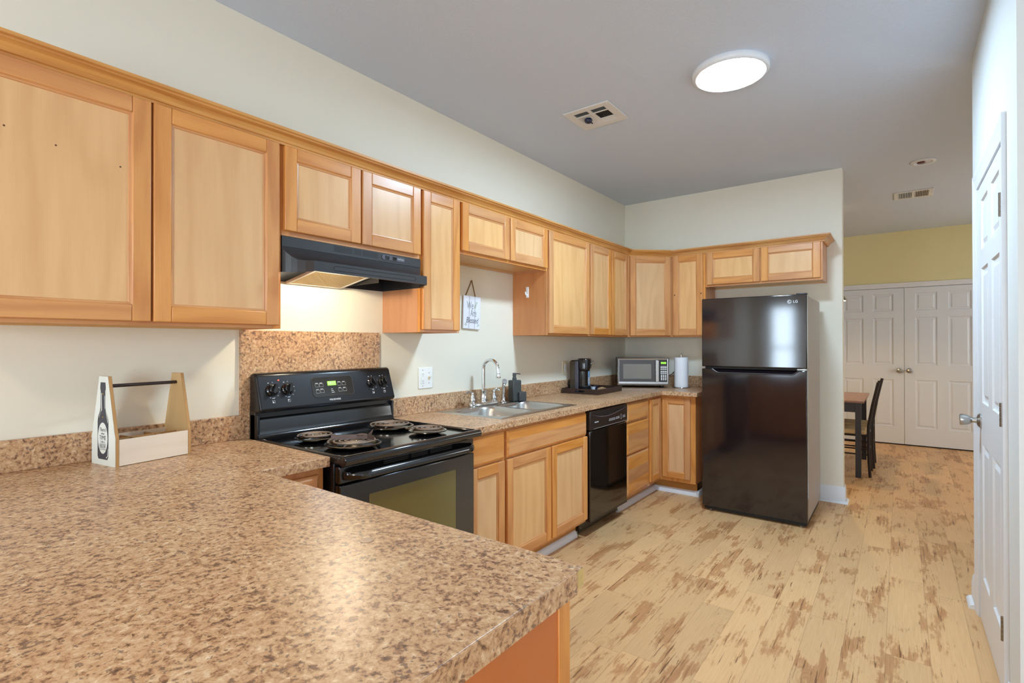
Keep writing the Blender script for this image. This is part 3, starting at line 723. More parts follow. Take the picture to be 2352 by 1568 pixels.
lb(1.895, 2.204, [('drawer', 1.912, 2.190, 0.713, 0.858), ('door', 1.912, 2.190, 0.138, 0.702)], 'narrow oak base cabinet with one drawer over one door right of the stove')
lb(2.204, 3.112, [('false', 2.213, 3.097, 0.713, 0.858), ('door', 2.213, 2.652, 0.138, 0.702), ('door', 2.664, 3.106, 0.138, 0.702)], 'oak sink base cabinet with two doors under one wide false drawer', top=0.73)
lb(3.742, 4.200, [('drawer', 3.752, 4.176, 0.716, 0.862), ('drawer', 3.752, 4.176, 0.458, 0.700), ('drawer', 3.752, 4.176, 0.140, 0.446)], 'oak base cabinet with three stacked drawers right of the dishwasher')
# corner cabinet with an L front
r = thing('corner_base_cabinet', 'oak corner base cabinet with two doors meeting at a right angle', 'cabinet', (0, D, 0), 0, 'oak base cabinets')
b = MB(); yl = 4.2006-D; b.prism([(0.02, -0.02), (0.02, yl), (0.592, yl), (0.592, -0.582), (0.924, -0.582), (0.924, -0.02)], ZK, ZC-0.001, 'z'); b.build('carcass', M['carcass'], r)
k = MB(); k.box(0.523, 0.535, yl, -0.535, 0, ZK, 'y'); k.box(0.535, 0.915, -0.535, -0.523, 0, ZK, 'x'); k.build('toe_kick', M['kick'], r)
f = MB(); f.box(0.592, 0.6125, yl, -0.5995, ZK, ZC-0.001, 'z'); f.box(0.5925, 0.9245, -0.5995, -0.5821, ZK, ZC-0.001, 'z'); f.build('face_frame', M['stile'], r, bevel=0.001)
d1 = door_front(r, 0, 0.232, 0.146, 0.853, 0.0, sw=0.05); d1.matrix_local = Matrix.Translation((0.613, 4.222-D, 0)) @ Matrix.Rotation(LEFT, 4, 'Z')
d2 = door_front(r, 0, 0.248, 0.150, 0.853, 0.0, sw=0.05); d2.matrix_local = Matrix.Translation((0.6355, -0.600, 0))
# peninsula cabinet
r = thing('peninsula_cabinet', 'oak peninsula cabinet with a plain orange end panel under the big countertop', 'cabinet', (0.65, 0.0, 0), 0, 'oak base cabinets')
b = MB(); b.box(0.0, 1.186, 0.14, 0.800, ZK, ZC-0.001, 'z'); b.build('carcass', M['stile'], r)
k = MB(); k.box(0.0, 1.186, 0.20, 0.74, 0.0, ZK, 'x'); k.build('toe_kick', M['kick'], r)
k = MB(); k.box(1.1865, 1.196, 0.14, 0.783, 0.0, ZC-0.001, 'z'); k.build('end_panel', M['endpanel'], r)
k = MB(); k.box(1.1865, 1.199, 0.783, 0.820, 0.0, ZC-0.001, 'z'); k.box(1.16, 1.1865, 0.8005, 0.820, 0.0, ZC-0.001, 'z'); k.build('corner_stile', M['stile'], r, bevel=0.001)
# white quarter round along the toe kicks
m = MB(); m.prism([(0.5355+x, z) for x, z in [(0, 0), (0.021, 0.0), (0.02, 0.012), (0.014, 0.03), (0.004, 0.042), (0, 0.044)]], 1.895, 3.10, 'y')
struct('trim_4', m, M['white'])
m = MB(); pq = [(0, 0), (0.021, 0.0), (0.02, 0.012), (0.014, 0.03), (0.004, 0.042), (0, 0.044)]
m.prism([(0.5355+x, z) for x, z in pq], 3.742, D-0.5355, 'y'); m.prism([(D-0.5355-y, z) for y, z in pq], 0.5355, 0.936, 'x'); m.prism([(0.9155+x, z) for x, z in pq], D-0.557, 4.80, 'y')
struct('trim_5', m, M['white'])

# countertops --------------------------------------------------------
ZT1 = 0.914
r = thing('countertop', 'speckled brown laminate countertop of the peninsula and left corner, holding the bottle caddy', 'countertop', (0, 0, ZC))
m = MB(); xs = [0, 0.650, 1.860]; ys = [-0.05, 0.852, 1.1125]
m.cells(xs, ys, lambda i, j: j == 0 or i == 0, 0.0, ZT1-ZC); m.build('worktop', M['lam'], r, bevel=0.0022)
m = MB(); m.box(1.8601, 1.8625, -0.05, 0.824, -0.006, ZT1-ZC-0.0005, 'y'); m.build('end_strip', M['lam'], r, smooth=False)
m = MB(); m.box(1.8600, 1.8606, 0.826, 0.8505, 0.002, ZT1-ZC-0.003, 'y'); tag(m.build('exposed_core', M['raw'], r, smooth=False), 'pale exposed core at the chipped corner')
m = MB(); m.box(0.0, 0.02, -0.05, 1.0848, ZT1+0.0003, 1.0185); tag(m.build('backsplash', M['lam'], None, bevel=0.0015), 'low laminate backsplash strip behind the bottle caddy', 'backsplash', 'low laminate backsplashes')
r = thing('countertop', 'speckled brown laminate countertop around the sink and the far corner', 'countertop', (0, 0, ZC))
m = MB(); SX0, SX1, SY0, SY1 = 0.075, 0.560, 2.26, 3.04
xs = [0, SX0, SX1, 0.650, 0.957]; ys = [1.8885, SY0, SY1, 4.431, D]
m.cells(xs, ys, lambda i, j: (i <= 2 or j == 3) and not (i == 1 and j == 1), 0.0, ZT1-ZC); m.build('worktop', M['lam'], r, bevel=0.0022)
m = MB(); m.box(0.0, 0.02, 1.8885, D, ZT1+0.0003, 1.0185); tag(m.build('backsplash', M['lam'], None, bevel=0.0015), 'long low laminate backsplash strip behind the sink and faucet', 'backsplash', 'low laminate backsplashes')
m = MB(); m.box(0.0203, 0.957, D-0.02, D, ZT1+0.0003, 1.0185); tag(m.build('backsplash', M['lam'], None, bevel=0.0015), 'short low laminate backsplash strip behind the microwave and paper towels', 'backsplash', 'low laminate backsplashes')
m = MB(); m.box(0.0, 0.019, 1.085, 1.8395, 0.90, 1.394)
tag(m.build('stove_backsplash_panel', M['lam'], None, bevel=0.001), 'tall speckled brown laminate panel on the wall behind the stove', 'backsplash')
o = MB().lathe([(0, 0), (0.0145, 0), (0.0145, 0.0012), (0.011, 0.002), (0.006, 0.0014), (0, 0.0014)], (1.431, 0.686, ZT1), 24, cap=False).build('round_bumper', M['disc'], None)
tag(o, 'small tan round disc lying on the peninsula countertop', 'disc')

# ------------------------------------------------------------------ range
def build_range():
    r = thing('electric_range', 'black freestanding electric range with four coil burners and a green clock', 'stove', (0.0, 1.1205, 0), LEFT)
    w = 0.758
    m = MB(); m.fb(0.004, w-0.004, 0.045, 0.655, 0.012, 0.888); m.build('body', M['black_sat'], r, bevel=0.003)
    # cooktop pan with raised rim and rolled nose
    m = MB()
    m.prism([(-0.060, 0.889), (-0.70, 0.889), (-0.70, 0.908), (-0.115, 0.908), (-0.060, 0.908)], 0.012, w-0.012, 'x')
    nose = [(-0.690, 0.888), (-0.690, 0.908), (-0.700, 0.914), (-0.712, 0.922), (-0.724, 0.921), (-0.733, 0.914), (-0.735, 0.902), (-0.730, 0.888), (-0.712, 0.882)]
    m.prism(nose, 0.0, w, 'x')
    for s in (0, 1):
        x0, x1 = (0.0, 0.016) if s == 0 else (w-0.016, w)
        m.prism([(x0, 0.889), (x1, 0.889), (x1, 0.914), ((x0+x1)/2, 0.921), (x0, 0.914)], -0.695, -0.062, 'y')
    m.build('cooktop', M['black'], r, bevel=0.003, seg=2)
    # riser: coved sheet behind the cooktop
    m = MB(); cove = [(-0.055, 0.905)]
    pts = [(-0.130, 0.909), (-0.115, 0.911), (-0.102, 0.918), (-0.093, 0.930), (-0.0895, 0.944), (-0.0888, 0.950), (-0.0840, 0.992), (-0.0825, 0.998), (-0.076, 1.006), (-0.062, 1.006)]
    m.prism(pts+[(-0.055, 0.905)], 0.004, w-0.004, 'x'); m.build('backguard_riser', M['black'], r)
    m = MB(); m.fb(0.0, 0.012, 0.03, 0.092, 0.905, 1.02); m.fb(w-0.012, w, 0.03, 0.092, 0.905, 1.02); m.fb(0.0, w, 0.022, 0.07, 0.90, 1.06); m.build('backguard_support', M['black_pl'], r, bevel=0.002)
    # console with a tilted face
    m = MB(); tilt = [(-0.024, 1.02), (-0.112, 1.03), (-0.126, 1.040), (-0.0745, 1.196), (-0.060, 1.203), (-0.024, 1.198)]
    m.prism(tilt, -0.002, 0.743, 'x'); m.build('console', M['black_sat'], r, bevel=0.010, seg=3)
    n = Vector((0, -0.950, 0.312)); n.normalize(); up = Vector((0, 0.312, 0.950)); up.normalize()
    def P(x, z, off=0.001):        # a point on the console face at height z
        d = 0.126-(z-1.040)*0.3270
        return Vector((x, -d, z))+n*off
    def plate(mb, pts, off, th):
        a = [P(x, z, off-th) for x, z in pts]; b = [P(x, z, off) for x, z in pts]; k = len(pts)
        mb.add(a+b, [tuple(range(k-1, -1, -1)), tuple(range(k, 2*k))]+[(i, (i+1) % k, k+(i+1) % k, k+i) for i in range(k)])
    def rrect(x0, x1, z0, z1, rr):
        out = []
        for cx, cz, a0 in ((x1-rr, z1-rr, 0), (x0+rr, z1-rr, 90), (x0+rr, z0+rr, 180), (x1-rr, z0+rr, 270)):
            for q in range(5): a = math.radians(a0+q*22.5); out.append((cx+rr*math.cos(a), cz+rr*math.sin(a)))
        return out
    dp = MB(); plate(dp, rrect(0.259, 0.486, 1.079, 1.170, 0.016), 0.0012, 0.002); dsp = dp.build('display_panel', M['dispglass'], r, smooth=False)
    rim = MB(); rim.tube([P(x, z, 0.0013) for x, z in rrect(0.259, 0.486, 1.079, 1.170, 0.016)], 0.0011, 6, True); rim.build('display_rim', M['mwgrey'], dsp)
    l = MB(); plate(l, rrect(0.342, 0.390, 1.128, 1.149, 0.001), 0.0018, 0.001); lc = l.build('clock_lcd', M['lcdlit'], dsp, smooth=False)
    text('clock_digits', '10:11', 0.022, P(0.366, 1.1385, 0.0024), M['ink'], lc, (1, 0, 0), up, squeeze=0.85)
    for x, z in ((0.285, 1.136), (0.308, 1.136), (0.285, 1.107), (0.308, 1.108), (0.408, 1.137), (0.434, 1.137), (0.408, 1.108), (0.434, 1.108)):
        b = MB(); b.tube([P(x+a, z-0.004+c, 0.0017) for a, c in ((-0.0095, -0.007), (0.0095, -0.007), (0.0095, 0.007), (-0.0095, 0.007))], 0.00055, 4, True)
        plate(b, [(x-0.008, z+0.0055), (x+0.006, z+0.0055), (x+0.006, z+0.0075), (x-0.008, z+0.0075)], 0.0017, 0.0006)
        b.build('touch_key', M['ink'], dsp, smooth=False)
    for q in range(3):
        b = MB(); plate(b, [(0.357, 1.110-q*0.008), (0.366+q*0.004, 1.110-q*0.008), (0.366+q*0.004, 1.112-q*0.008), (0.357, 1.112-q*0.008)], 0.0017, 0.0006); b.build('mode_legend', M['ink'], dsp, smooth=False)
    text('brand_lettering', 'FRIGIDAIRE', 0.0125, P(0.370, 1.061, 0.0009), M['ink'], r, (1, 0, 0), up)
    k = MB(); k.lathe([(0, 0), (0.003, 0), (0.003, 0.002), (0, 0.003)], P(0.099, 1.168, 0.0), 10, n, cap=False); tag(k.build('indicator_lamp', M['redled'], r), 'lit red indicator lamp')
    for i, (kx, kz, ang) in enumerate(((0.063, 1.126, -22), (0.135, 1.126, -15), (0.604, 1.128, 20), (0.677, 1.128, 16))):
        kb = MB(); kb.lathe([(0.0, 0), (0.0275, 0), (0.0275, 0.004), (0.0215, 0.009), (0.020, 0.020), (0.0185, 0.023), (0.0, 0.023)], P(kx, kz, 0.0), 28, n, cap=False)
        a = math.radians(ang); rr = Vector((1, 0, 0))*math.cos(a)+up*math.sin(a); ss = n.cross(rr); c = P(kx, kz, 0.022)
        g = [c+rr*u_+ss*v_+n*t_ for t_ in (-0.01, 0.016) for u_, v_ in ((-0.007, -0.020), (0.007, -0.020), (0.0055, 0.020), (-0.0055, 0.020))]
        kb.add(g, [(3, 2, 1, 0), (4, 5, 6, 7), (0, 1, 5, 4), (1, 2, 6, 5), (2, 3, 7, 6), (3, 0, 4, 7)])
        kbo = kb.build('control_knob', M['black'], r, bevel=0.0015); mk = MB()
        for q in range(8):
            t = math.radians(112-q*32); x, z = kx+0.0345*math.cos(t), kz+0.0345*math.sin(t)
            sz = 0.0015 if q else 0.003
            plate(mk, [(x-sz, z-0.0012), (x+sz, z-0.0012), (x+sz, z+0.0012), (x-sz, z+0.0012)], 0.0008, 0.0005)
        plate(mk, [(kx-0.005, kz-0.0365), (kx+0.006, kz-0.0365), (kx+0.006, kz-0.034), (kx-0.005, kz-0.034)], 0.0008, 0.0005)
        mk.tube([P(kx+a_, kz-0.0505+c_, 0.0006) for a_, c_ in ((-0.0055, -0.0055), (0.0055, -0.0055), (0.0055, 0.0055), (-0.0055, 0.0055))], 0.0008, 4, True)
        ox, oz = [(-0.002, -0.002), (-0.002, 0.002), (0.002, -0.002), (0.002, 0.002)][i]
        plate(mk, [(kx+ox-0.0022, kz-0.0505+oz-0.0022), (kx+ox+0.0022, kz-0.0505+oz-0.0022), (kx+ox+0.0022, kz-0.0505+oz+0.0022), (kx+ox-0.0022, kz-0.0505+oz+0.0022)], 0.0008, 0.0005)
        mk.build('dial_marking', M['ink'], r, smooth=False)
    # burners
    def burner(x, d, rr, turns):
        pm = MB(); R = rr+0.014
        pm.lathe([(R, 0.0), (R, 0.004), (R-0.006, 0.0065), (R-0.012, 0.003), (R-0.016, -0.004), (R*0.62, -0.0105), (R*0.25, -0.012), (0.0, -0.012)], (0, 0, 0), 40, cap=False)
        o = pm.build('drip_pan', M['pan'], r, angle=60); o.location = (x, -d, 0.9205)
        cm = MB(); pts = []; N = int(turns*26)
        for q in range(N+1):
            f = q/N; a = 2*math.pi*turns*f; rad = 0.019+(rr-0.019)*f; pts.append((rad*math.cos(a), rad*math.sin(a), 0))
        cm.tube(pts, 0.0038, 8)
        cm.lathe([(0, -0.004), (0.013, -0.004), (0.013, 0.001), (0, 0.001)], (0, 0, 0), 16, cap=False)
        for a in (0.6, 2.7, 4.8): cm.tube([(0.01*math.cos(a), 0.01*math.sin(a), -0.006), ((rr+0.004)*math.cos(a), (rr+0.004)*math.sin(a), -0.006)], 0.0022, 5)
        o = cm.build('burner_coil', M['coil'], r); o.location = (x, -d, 0.9345); o.rotation_euler = (0, 0, math.radians(-60))
    for a in ((0.163, 0.285, 0.075, 2.6), (0.178, 0.530, 0.099, 3.6), (0.566, 0.300, 0.099, 3.6), (0.585, 0.545, 0.075, 2.6)): burner(*a)
    # door
    m = MB(); m.fb(0.006, w-0.006, 0.657, 0.690, 0.185, 0.808); d = m.build('oven_door', M['black'], r, bevel=0.006, seg=3)
    g = MB(); g.fb(0.136, 0.622, 0.6895, 0.6912, 0.330, 0.750); g.build('oven_window', M['ovenglass'], d, smooth=False)
    m = MB(); m.fb(0.006, w-0.006, 0.657, 0.686, 0.812, 0.878); vt = m.build('door_top_trim', M['black'], d, bevel=0.005)
    v = MB()
    for q in range(3):
        for x0, x1 in ((0.21, 0.34), (0.355, 0.45), (0.465, 0.60)): v.fb(x0, x1, 0.6855, 0.6868, 0.852+q*0.007, 0.8555+q*0.007)
    v.build('vent_slots', M['dark_gap'], vt, smooth=False)
    hn = MB(); hp = []
    for q in range(25):
        f = q/24; x = 0.022+(w-0.044)*f; bow = 0.052*min(1.0, (math.sin(math.pi*f)*5.0))**0.8
        hp.append((x, bow))
    a = []
    for x, bow in hp:
        dd = 0.688+bow
        a.append([(x, -dd+0.006, 0.826), (x, -dd-0.006, 0.830), (x, -dd-0.008, 0.844), (x, -dd-0.002, 0.856), (x, -dd+0.008, 0.857), (x, -dd+0.010, 0.838)])
    P2 = [p for ring in a for p in ring]; Fs = []
    for q in range(24):
        for j in range(6): Fs.append((q*6+j, q*6+(j+1) % 6, (q+1)*6+(j+1) % 6, (q+1)*6+j))
    Fs += [tuple(range(5, -1, -1)), tuple(range(24*6, 25*6))]
    hn.add(P2, Fs); hn.build('door_handle', M['black'], d, angle=60)
    m = MB(); m.fb(0.006, w-0.006, 0.655, 0.688, 0.04, 0.178); m.build('storage_drawer', M['black'], r, bevel=0.005)
build_range()
# bent metal strip lying on the front left coil
m = MB()
def ribbon(mb, pts, h0, h1, t=0.0015):
    for (x0, y0), (x1, y1) in zip(pts, pts[1:]):
        d = Vector((x1-x0, y1-y0)).normalized(); nx, ny = -d.y*t, d.x*t
        P = [(x0-nx, y0-ny, h0), (x1-nx, y1-ny, h0), (x1+nx, y1+ny, h0), (x0+nx, y0+ny, h0), (x0-nx, y0-ny, h1), (x1-nx, y1-ny, h1), (x1+nx, y1+ny, h1), (x0+nx, y0+ny, h1)]
        mb.add(P, [(0, 3, 2, 1), (4, 5, 6, 7), (0, 1, 5, 4), (2, 3, 7, 6), (1, 2, 6, 5), (3, 0, 4, 7)])
r = thing('metal_trivet', 'grey-brown bent metal trivet lying on the front left coil burner', 'trivet', (0.535, 1.300, 0.9395), math.radians(38))
ribbon(m, [(-0.095, 0.0), (0.01, 0.006), (0.055, 0.0), (0.088, -0.022)], 0.0, 0.018); m.build('bar', M['bronze'], r, smooth=False)
m = MB(); m.lathe([(0, 0.013), (0.022, 0.013), (0.023, 0.016), (0.014, 0.018), (0, 0.0185)], (0.025, 0.020, 0), 20, cap=False); m.build('cap', M['bronze'], r)
m = MB(); m.add([(0.04, 0.012, 0.004), (0.062, 0.02, 0.004), (0.072, 0.024, 0.038), (0.041, 0.014, 0.004), (0.063, 0.022, 0.004), (0.073, 0.026, 0.038)], [(0, 1, 2), (3, 5, 4), (0, 3, 4, 1), (1, 4, 5, 2), (2, 5, 3, 0)]); m.build('fin', M['bronze'], r, smooth=False)

# ------------------------------------------------------------------ range hood
def build_hood():
    r = thing('range_hood', 'black under-cabinet range hood with slots, two rocker switches and a lit lamp', 'range hood', (0.0, 1.1106, 0), LEFT)
    w = 0.7635; ZB, ZH = 1.628, 1.7785
    # outer shell: straight back body, tapering front lip
    m = MB()
    def ring(d0, half_in): return half_in
    prof = [(0.310, 1.732, 0.0), (0.322, 1.712, 0.010), (0.338, 1.694, 0.026), (0.360, 1.681, 0.040), (0.395, 1.675, 0.056), (0.435, 1.672, 0.070)]
    P = []; Fs = []
    for d, z, i in prof: P += [(i, -d, z), (w-i, -d, z)]
    for q in range(len(prof)-1): Fs.append((2*q, 2*q+1, 2*q+3, 2*q+2))
    m.add(P, Fs)
    # front lip face and its thickness
    m.box(0.070, w-0.070, -0.4352, -0.425, ZB+0.002, 1.672)
    # sides
    for s in (0, 1):
        X = (lambda i: i) if s == 0 else (lambda i: w-i)
        S = [(X(0.0), -0.0, ZB), (X(0.0), -0.300, ZB)]+[]
        A = [(X(i), -d, z) for d, z, i in prof]; B = [(X(i), -d, ZB) for d, z, i in prof]
        for q in range(len(prof)-1): m.add([A[q], A[q+1], B[q+1], B[q]], [(0, 1, 2, 3)])
        m.box(X(0.0), X(0.003), -0.310, -0.002, ZB, 1.732)
    m.box(0.0, w, -0.310, -0.002, 1.732, ZH)
    m.box(0.0, w, -0.006, -0.002, ZB, 1.732)
    m.build('hood_shell', M['hood'], r, angle=50)
    b = MB(); b.fb(0.0, w, 0.3101, 0.3125, 1.7345, ZH); b.build('front_band', M['hood'], r, bevel=0.001)
    # lip emboss outline
    e = MB(); x0, x1, z0, z1 = 0.170, w-0.155, 1.641, 1.660; rr = 0.0095; pts = []
    for cx, a0 in ((x1, -90), (x0, 90)):
        for q in range(7): a = math.radians(a0+q*30); pts.append((cx+rr*math.cos(a), -0.4354, (z0+z1)/2+rr*math.sin(a)))
    e.tube(pts, 0.0009, 5, True); e.build('lip_emboss', M['black_pl'], r)
    # louvre slots
    s = MB()
    for x0, x1 in ((0.244, 0.340), (0.349, 0.390), (0.399, 0.486)):
        for q in range(6): s.fb(x0, x1, 0.3122, 0.3129, 1.7475+q*0.0046, 1.7500+q*0.0046)
    s.build('vent_slots', M['dark_gap'], r, smooth=False)
    c = MB(); pts = []
    x0, x1, zc, rr = 0.521, 0.642, 1.759, 0.0125
    for cx, a0 in ((x1, -90), (x0, 90)):
        for q in range(9): a = math.radians(a0+q*22.5); pts.append((cx+rr*math.cos(a), zc+rr*math.sin(a)))
    c.prism([(x, z) for x, z in pts], -0.3150, -0.3126, 'y'); cp = c.build('switch_panel', M['cmgrey'], r, bevel=0.0006)
    for x in (0.541, 0.587):
        k = MB(); k.fb(x-0.012, x+0.012, 0.3150, 0.3185, 1.7505, 1.7675); k.build('rocker_switch', M['black'], cp, bevel=0.003, seg=3)
    text('brand_lettering', 'NuTone', 0.0115, (0.626, -0.3154, 1.759), M['ink'], cp)
    # inside: filter, bulb, liner
    l = MB(); l.fb(0.004, w-0.004, 0.006, 0.300, 1.722, 1.728); l.build('hood_liner', M['black_pl'], r, smooth=False)
    l = MB(); l.fb(0.50, 0.503, 0.008, 0.30, 1.632, 1.722); l.build('divider', M['black_pl'], r, smooth=False)
    f = MB(); f.T = Matrix.Translation((0.335, -0.132, 1.644)) @ Matrix.Rotation(math.radians(-9.5), 4, 'X')
    f.box(-0.140, 0.140, -0.112, 0.112, -0.004, 0.004); fl = f.build('grease_filter', M['filter'], r, smooth=False)
    fr = MB(); fr.T = f.T
    for a in ((-0.150, -0.138, -0.122, 0.122), (0.138, 0.150, -0.122, 0.122), (-0.138, 0.138, -0.122, -0.110), (-0.138, 0.138, 0.110, 0.122)): fr.box(a[0], a[1], a[2], a[3], -0.006, 0.006)
    fr.build('filter_frame', M['offwhite'], fl, smooth=False)
    bl = MB(); bl.lathe([(0, 0), (0.010, 0.001), (0.011, 0.015), (0.015, 0.028), (0.018, 0.042), (0.016, 0.056), (0.009, 0.064), (0, 0.066)], (0.245, -0.342, 1.664), 20, (1, 0, 0), cap=False)
    tag(bl.build('bulb', M['hoodbulb'], r), 'lit warm hood bulb')
    sc = MB()
    for x in (0.535, 0.60): sc.lathe([(0, 0), (0.006, 0), (0.005, -0.003), (0, -0.004)], (x, -0.28, 1.721), 10, cap=False)
    sc.build('liner_screw', M['hoodlamp_lens'], r)
build_hood()

# ------------------------------------------------------------------ dishwasher
def build_dw():
    r = thing('dishwasher', 'black built-in dishwasher between the oak sink cabinet and drawers', 'dishwasher', (0.0, 3.1185, 0), LEFT)
    w = 0.617
    m = MB(); m.fb(0.004, w-0.004, 0.04, 0.575, 0.11, 0.872); m.build('tub', M['dark_gap'], r)
    m = MB(); m.fb(0.012, w-0.006, 0.577, 0.640, 0.734, 0.868); p = m.build('control_panel', M['dw_panel'], r, bevel=0.006, seg=3)
    m = MB(); m.fb(0.014, w-0.008, 0.577, 0.636, 0.112, 0.730); m.build('door', M['dw_door'], r, bevel=0.006, seg=3)
    m = MB(); m.prism([(-0.636, 0.105), (-0.636, 0.118), (-0.60, 0.118), (-0.60, 0.11)], 0.014, w-0.008, 'x'); m.build('door_lip', M['dw_panel'], r)
    m = MB(); m.fb(0.004, w-0.004, 0.545, 0.553, 0.022, 0.104); kp = m.build('kick_plate', M['dw_panel'], r, bevel=0.001)
    s = MB()
    for x in (0.028, w-0.03): s.lathe([(0, 0), (0.005, 0), (0.004, 0.003), (0, 0.003)], (x, -0.553, 0.05), 10, (0, -1, 0), cap=False)
    s.build('kick_screw', M['nickel'], kp)
    for x in (0.03, w-0.03):
        f = MB(); f.lathe([(0, 0), (0.016, 0), (0.016, 0.008), (0.007, 0.01), (0.007, 0.022), (0, 0.022)], (x, -0.52, 0.0), 14, cap=False); f.build('foot', M['nickel'], r)
    # handle scoop drawn flat: dark sheet for its shade, pale crescent lip
    top = lambda x: 0.849; d = 0.6402
    def arc(x, dep): f = (x-0.050)/(0.598-0.050); return 0.849-dep*(1-(2*f-0.85)**2/1.33) if 0 <= f <= 1 else 0.849
    xs = [0.050+0.548*q/40 for q in range(41)]
    lo = [(x, min(0.849, 0.849-0.0385*(math.sin(math.pi*((x-0.05)/0.548)**0.75))**0.9)) for x in xs]
    hi = [(x, min(0.849, 0.849-0.0245*(math.sin(math.pi*((x-0.05)/0.548)**0.75))**0.9)) for x in xs]
    m = MB(); m.add([(x, -d, z) for x, z in lo]+[(x, -d, z) for x, z in reversed(hi)], [])
    for q in range(40): m.add([(lo[q][0], -d-0.0004, lo[q][1]), (lo[q+1][0], -d-0.0004, lo[q+1][1]), (hi[q+1][0], -d+0.004, hi[q+1][1]), (hi[q][0], -d+0.004, hi[q][1])], [(0, 1, 2, 3)])
    m.v = m.v[len(xs)*2:]; m.f = [[k-len(xs)*2 for k in f] for f in m.f]
    m.build('handle_lip', M['lip'], p)
    m = MB()
    for q in range(40): m.add([(hi[q][0], -d-0.0002, hi[q][1]), (hi[q+1][0], -d-0.0002, hi[q+1][1]), (xs[q+1], -d-0.0002, 0.8492), (xs[q], -d-0.0002, 0.8492)], [(0, 1, 2, 3)])
    m.build('handle_shade', M['dark_gap'], p, smooth=False)  # flat dark sheet painted as the shade inside the scoop
    m = MB()
    for q in range(5):
        for j in range(6):
            x = 0.085+j*0.021+q*0.004; z = 0.846-q*0.0055
            if z > 0.849-0.036*(math.sin(math.pi*((x-0.05)/0.548)**0.75))**0.9+0.004: m.box(x, x+0.017, -d-0.0012, -d, z-0.0018, z-0.0002)
    m.build('vent_grille', M['dw_panel'], p, smooth=False)
    text('brand_lettering', 'FRIGIDAIRE', 0.0115, (0.105, -0.6404, 0.785), M['ink'], p)
    m = MB()
    for q in range(5): x = 0.298+q*0.020; m.tube([(x, -d-0.0003, 0.770), (x+0.013, -d-0.0003, 0.770), (x+0.013, -d-0.0003, 0.779), (x, -d-0.0003, 0.779)], 0.0007, 4, True); m.box(x+0.002, x+0.012, -d-0.0006, -d, 0.783, 0.786)
    for q in range(4): x = 0.408+q*0.0165; m.tube([(x, -d-0.0003, 0.772), (x+0.011, -d-0.0003, 0.772), (x+0.011, -d-0.0003, 0.780), (x, -d-0.0003, 0.780)], 0.0007, 4, True); m.box(x+0.001, x+0.011, -d-0.0006, -d, 0.784, 0.787)
    for q in range(4): m.box(0.492, 0.503, -d-0.0006, -d, 0.762+q*0.011, 0.7655+q*0.011)
    for x in (0.527, 0.553): m.tube([(x, -d-0.0003, 0.770), (x+0.013, -d-0.0003, 0.770), (x+0.013, -d-0.0003, 0.779), (x, -d-0.0003, 0.779)], 0.0007, 4, True); m.box(x+0.001, x+0.009, -d-0.0006, -d, 0.783, 0.788)
    m.box(0.06, 0.598, -d-0.0007, -d, 0.7415, 0.7425)
    m.build('button_markings', M['ink'], p, smooth=False)
build_dw()

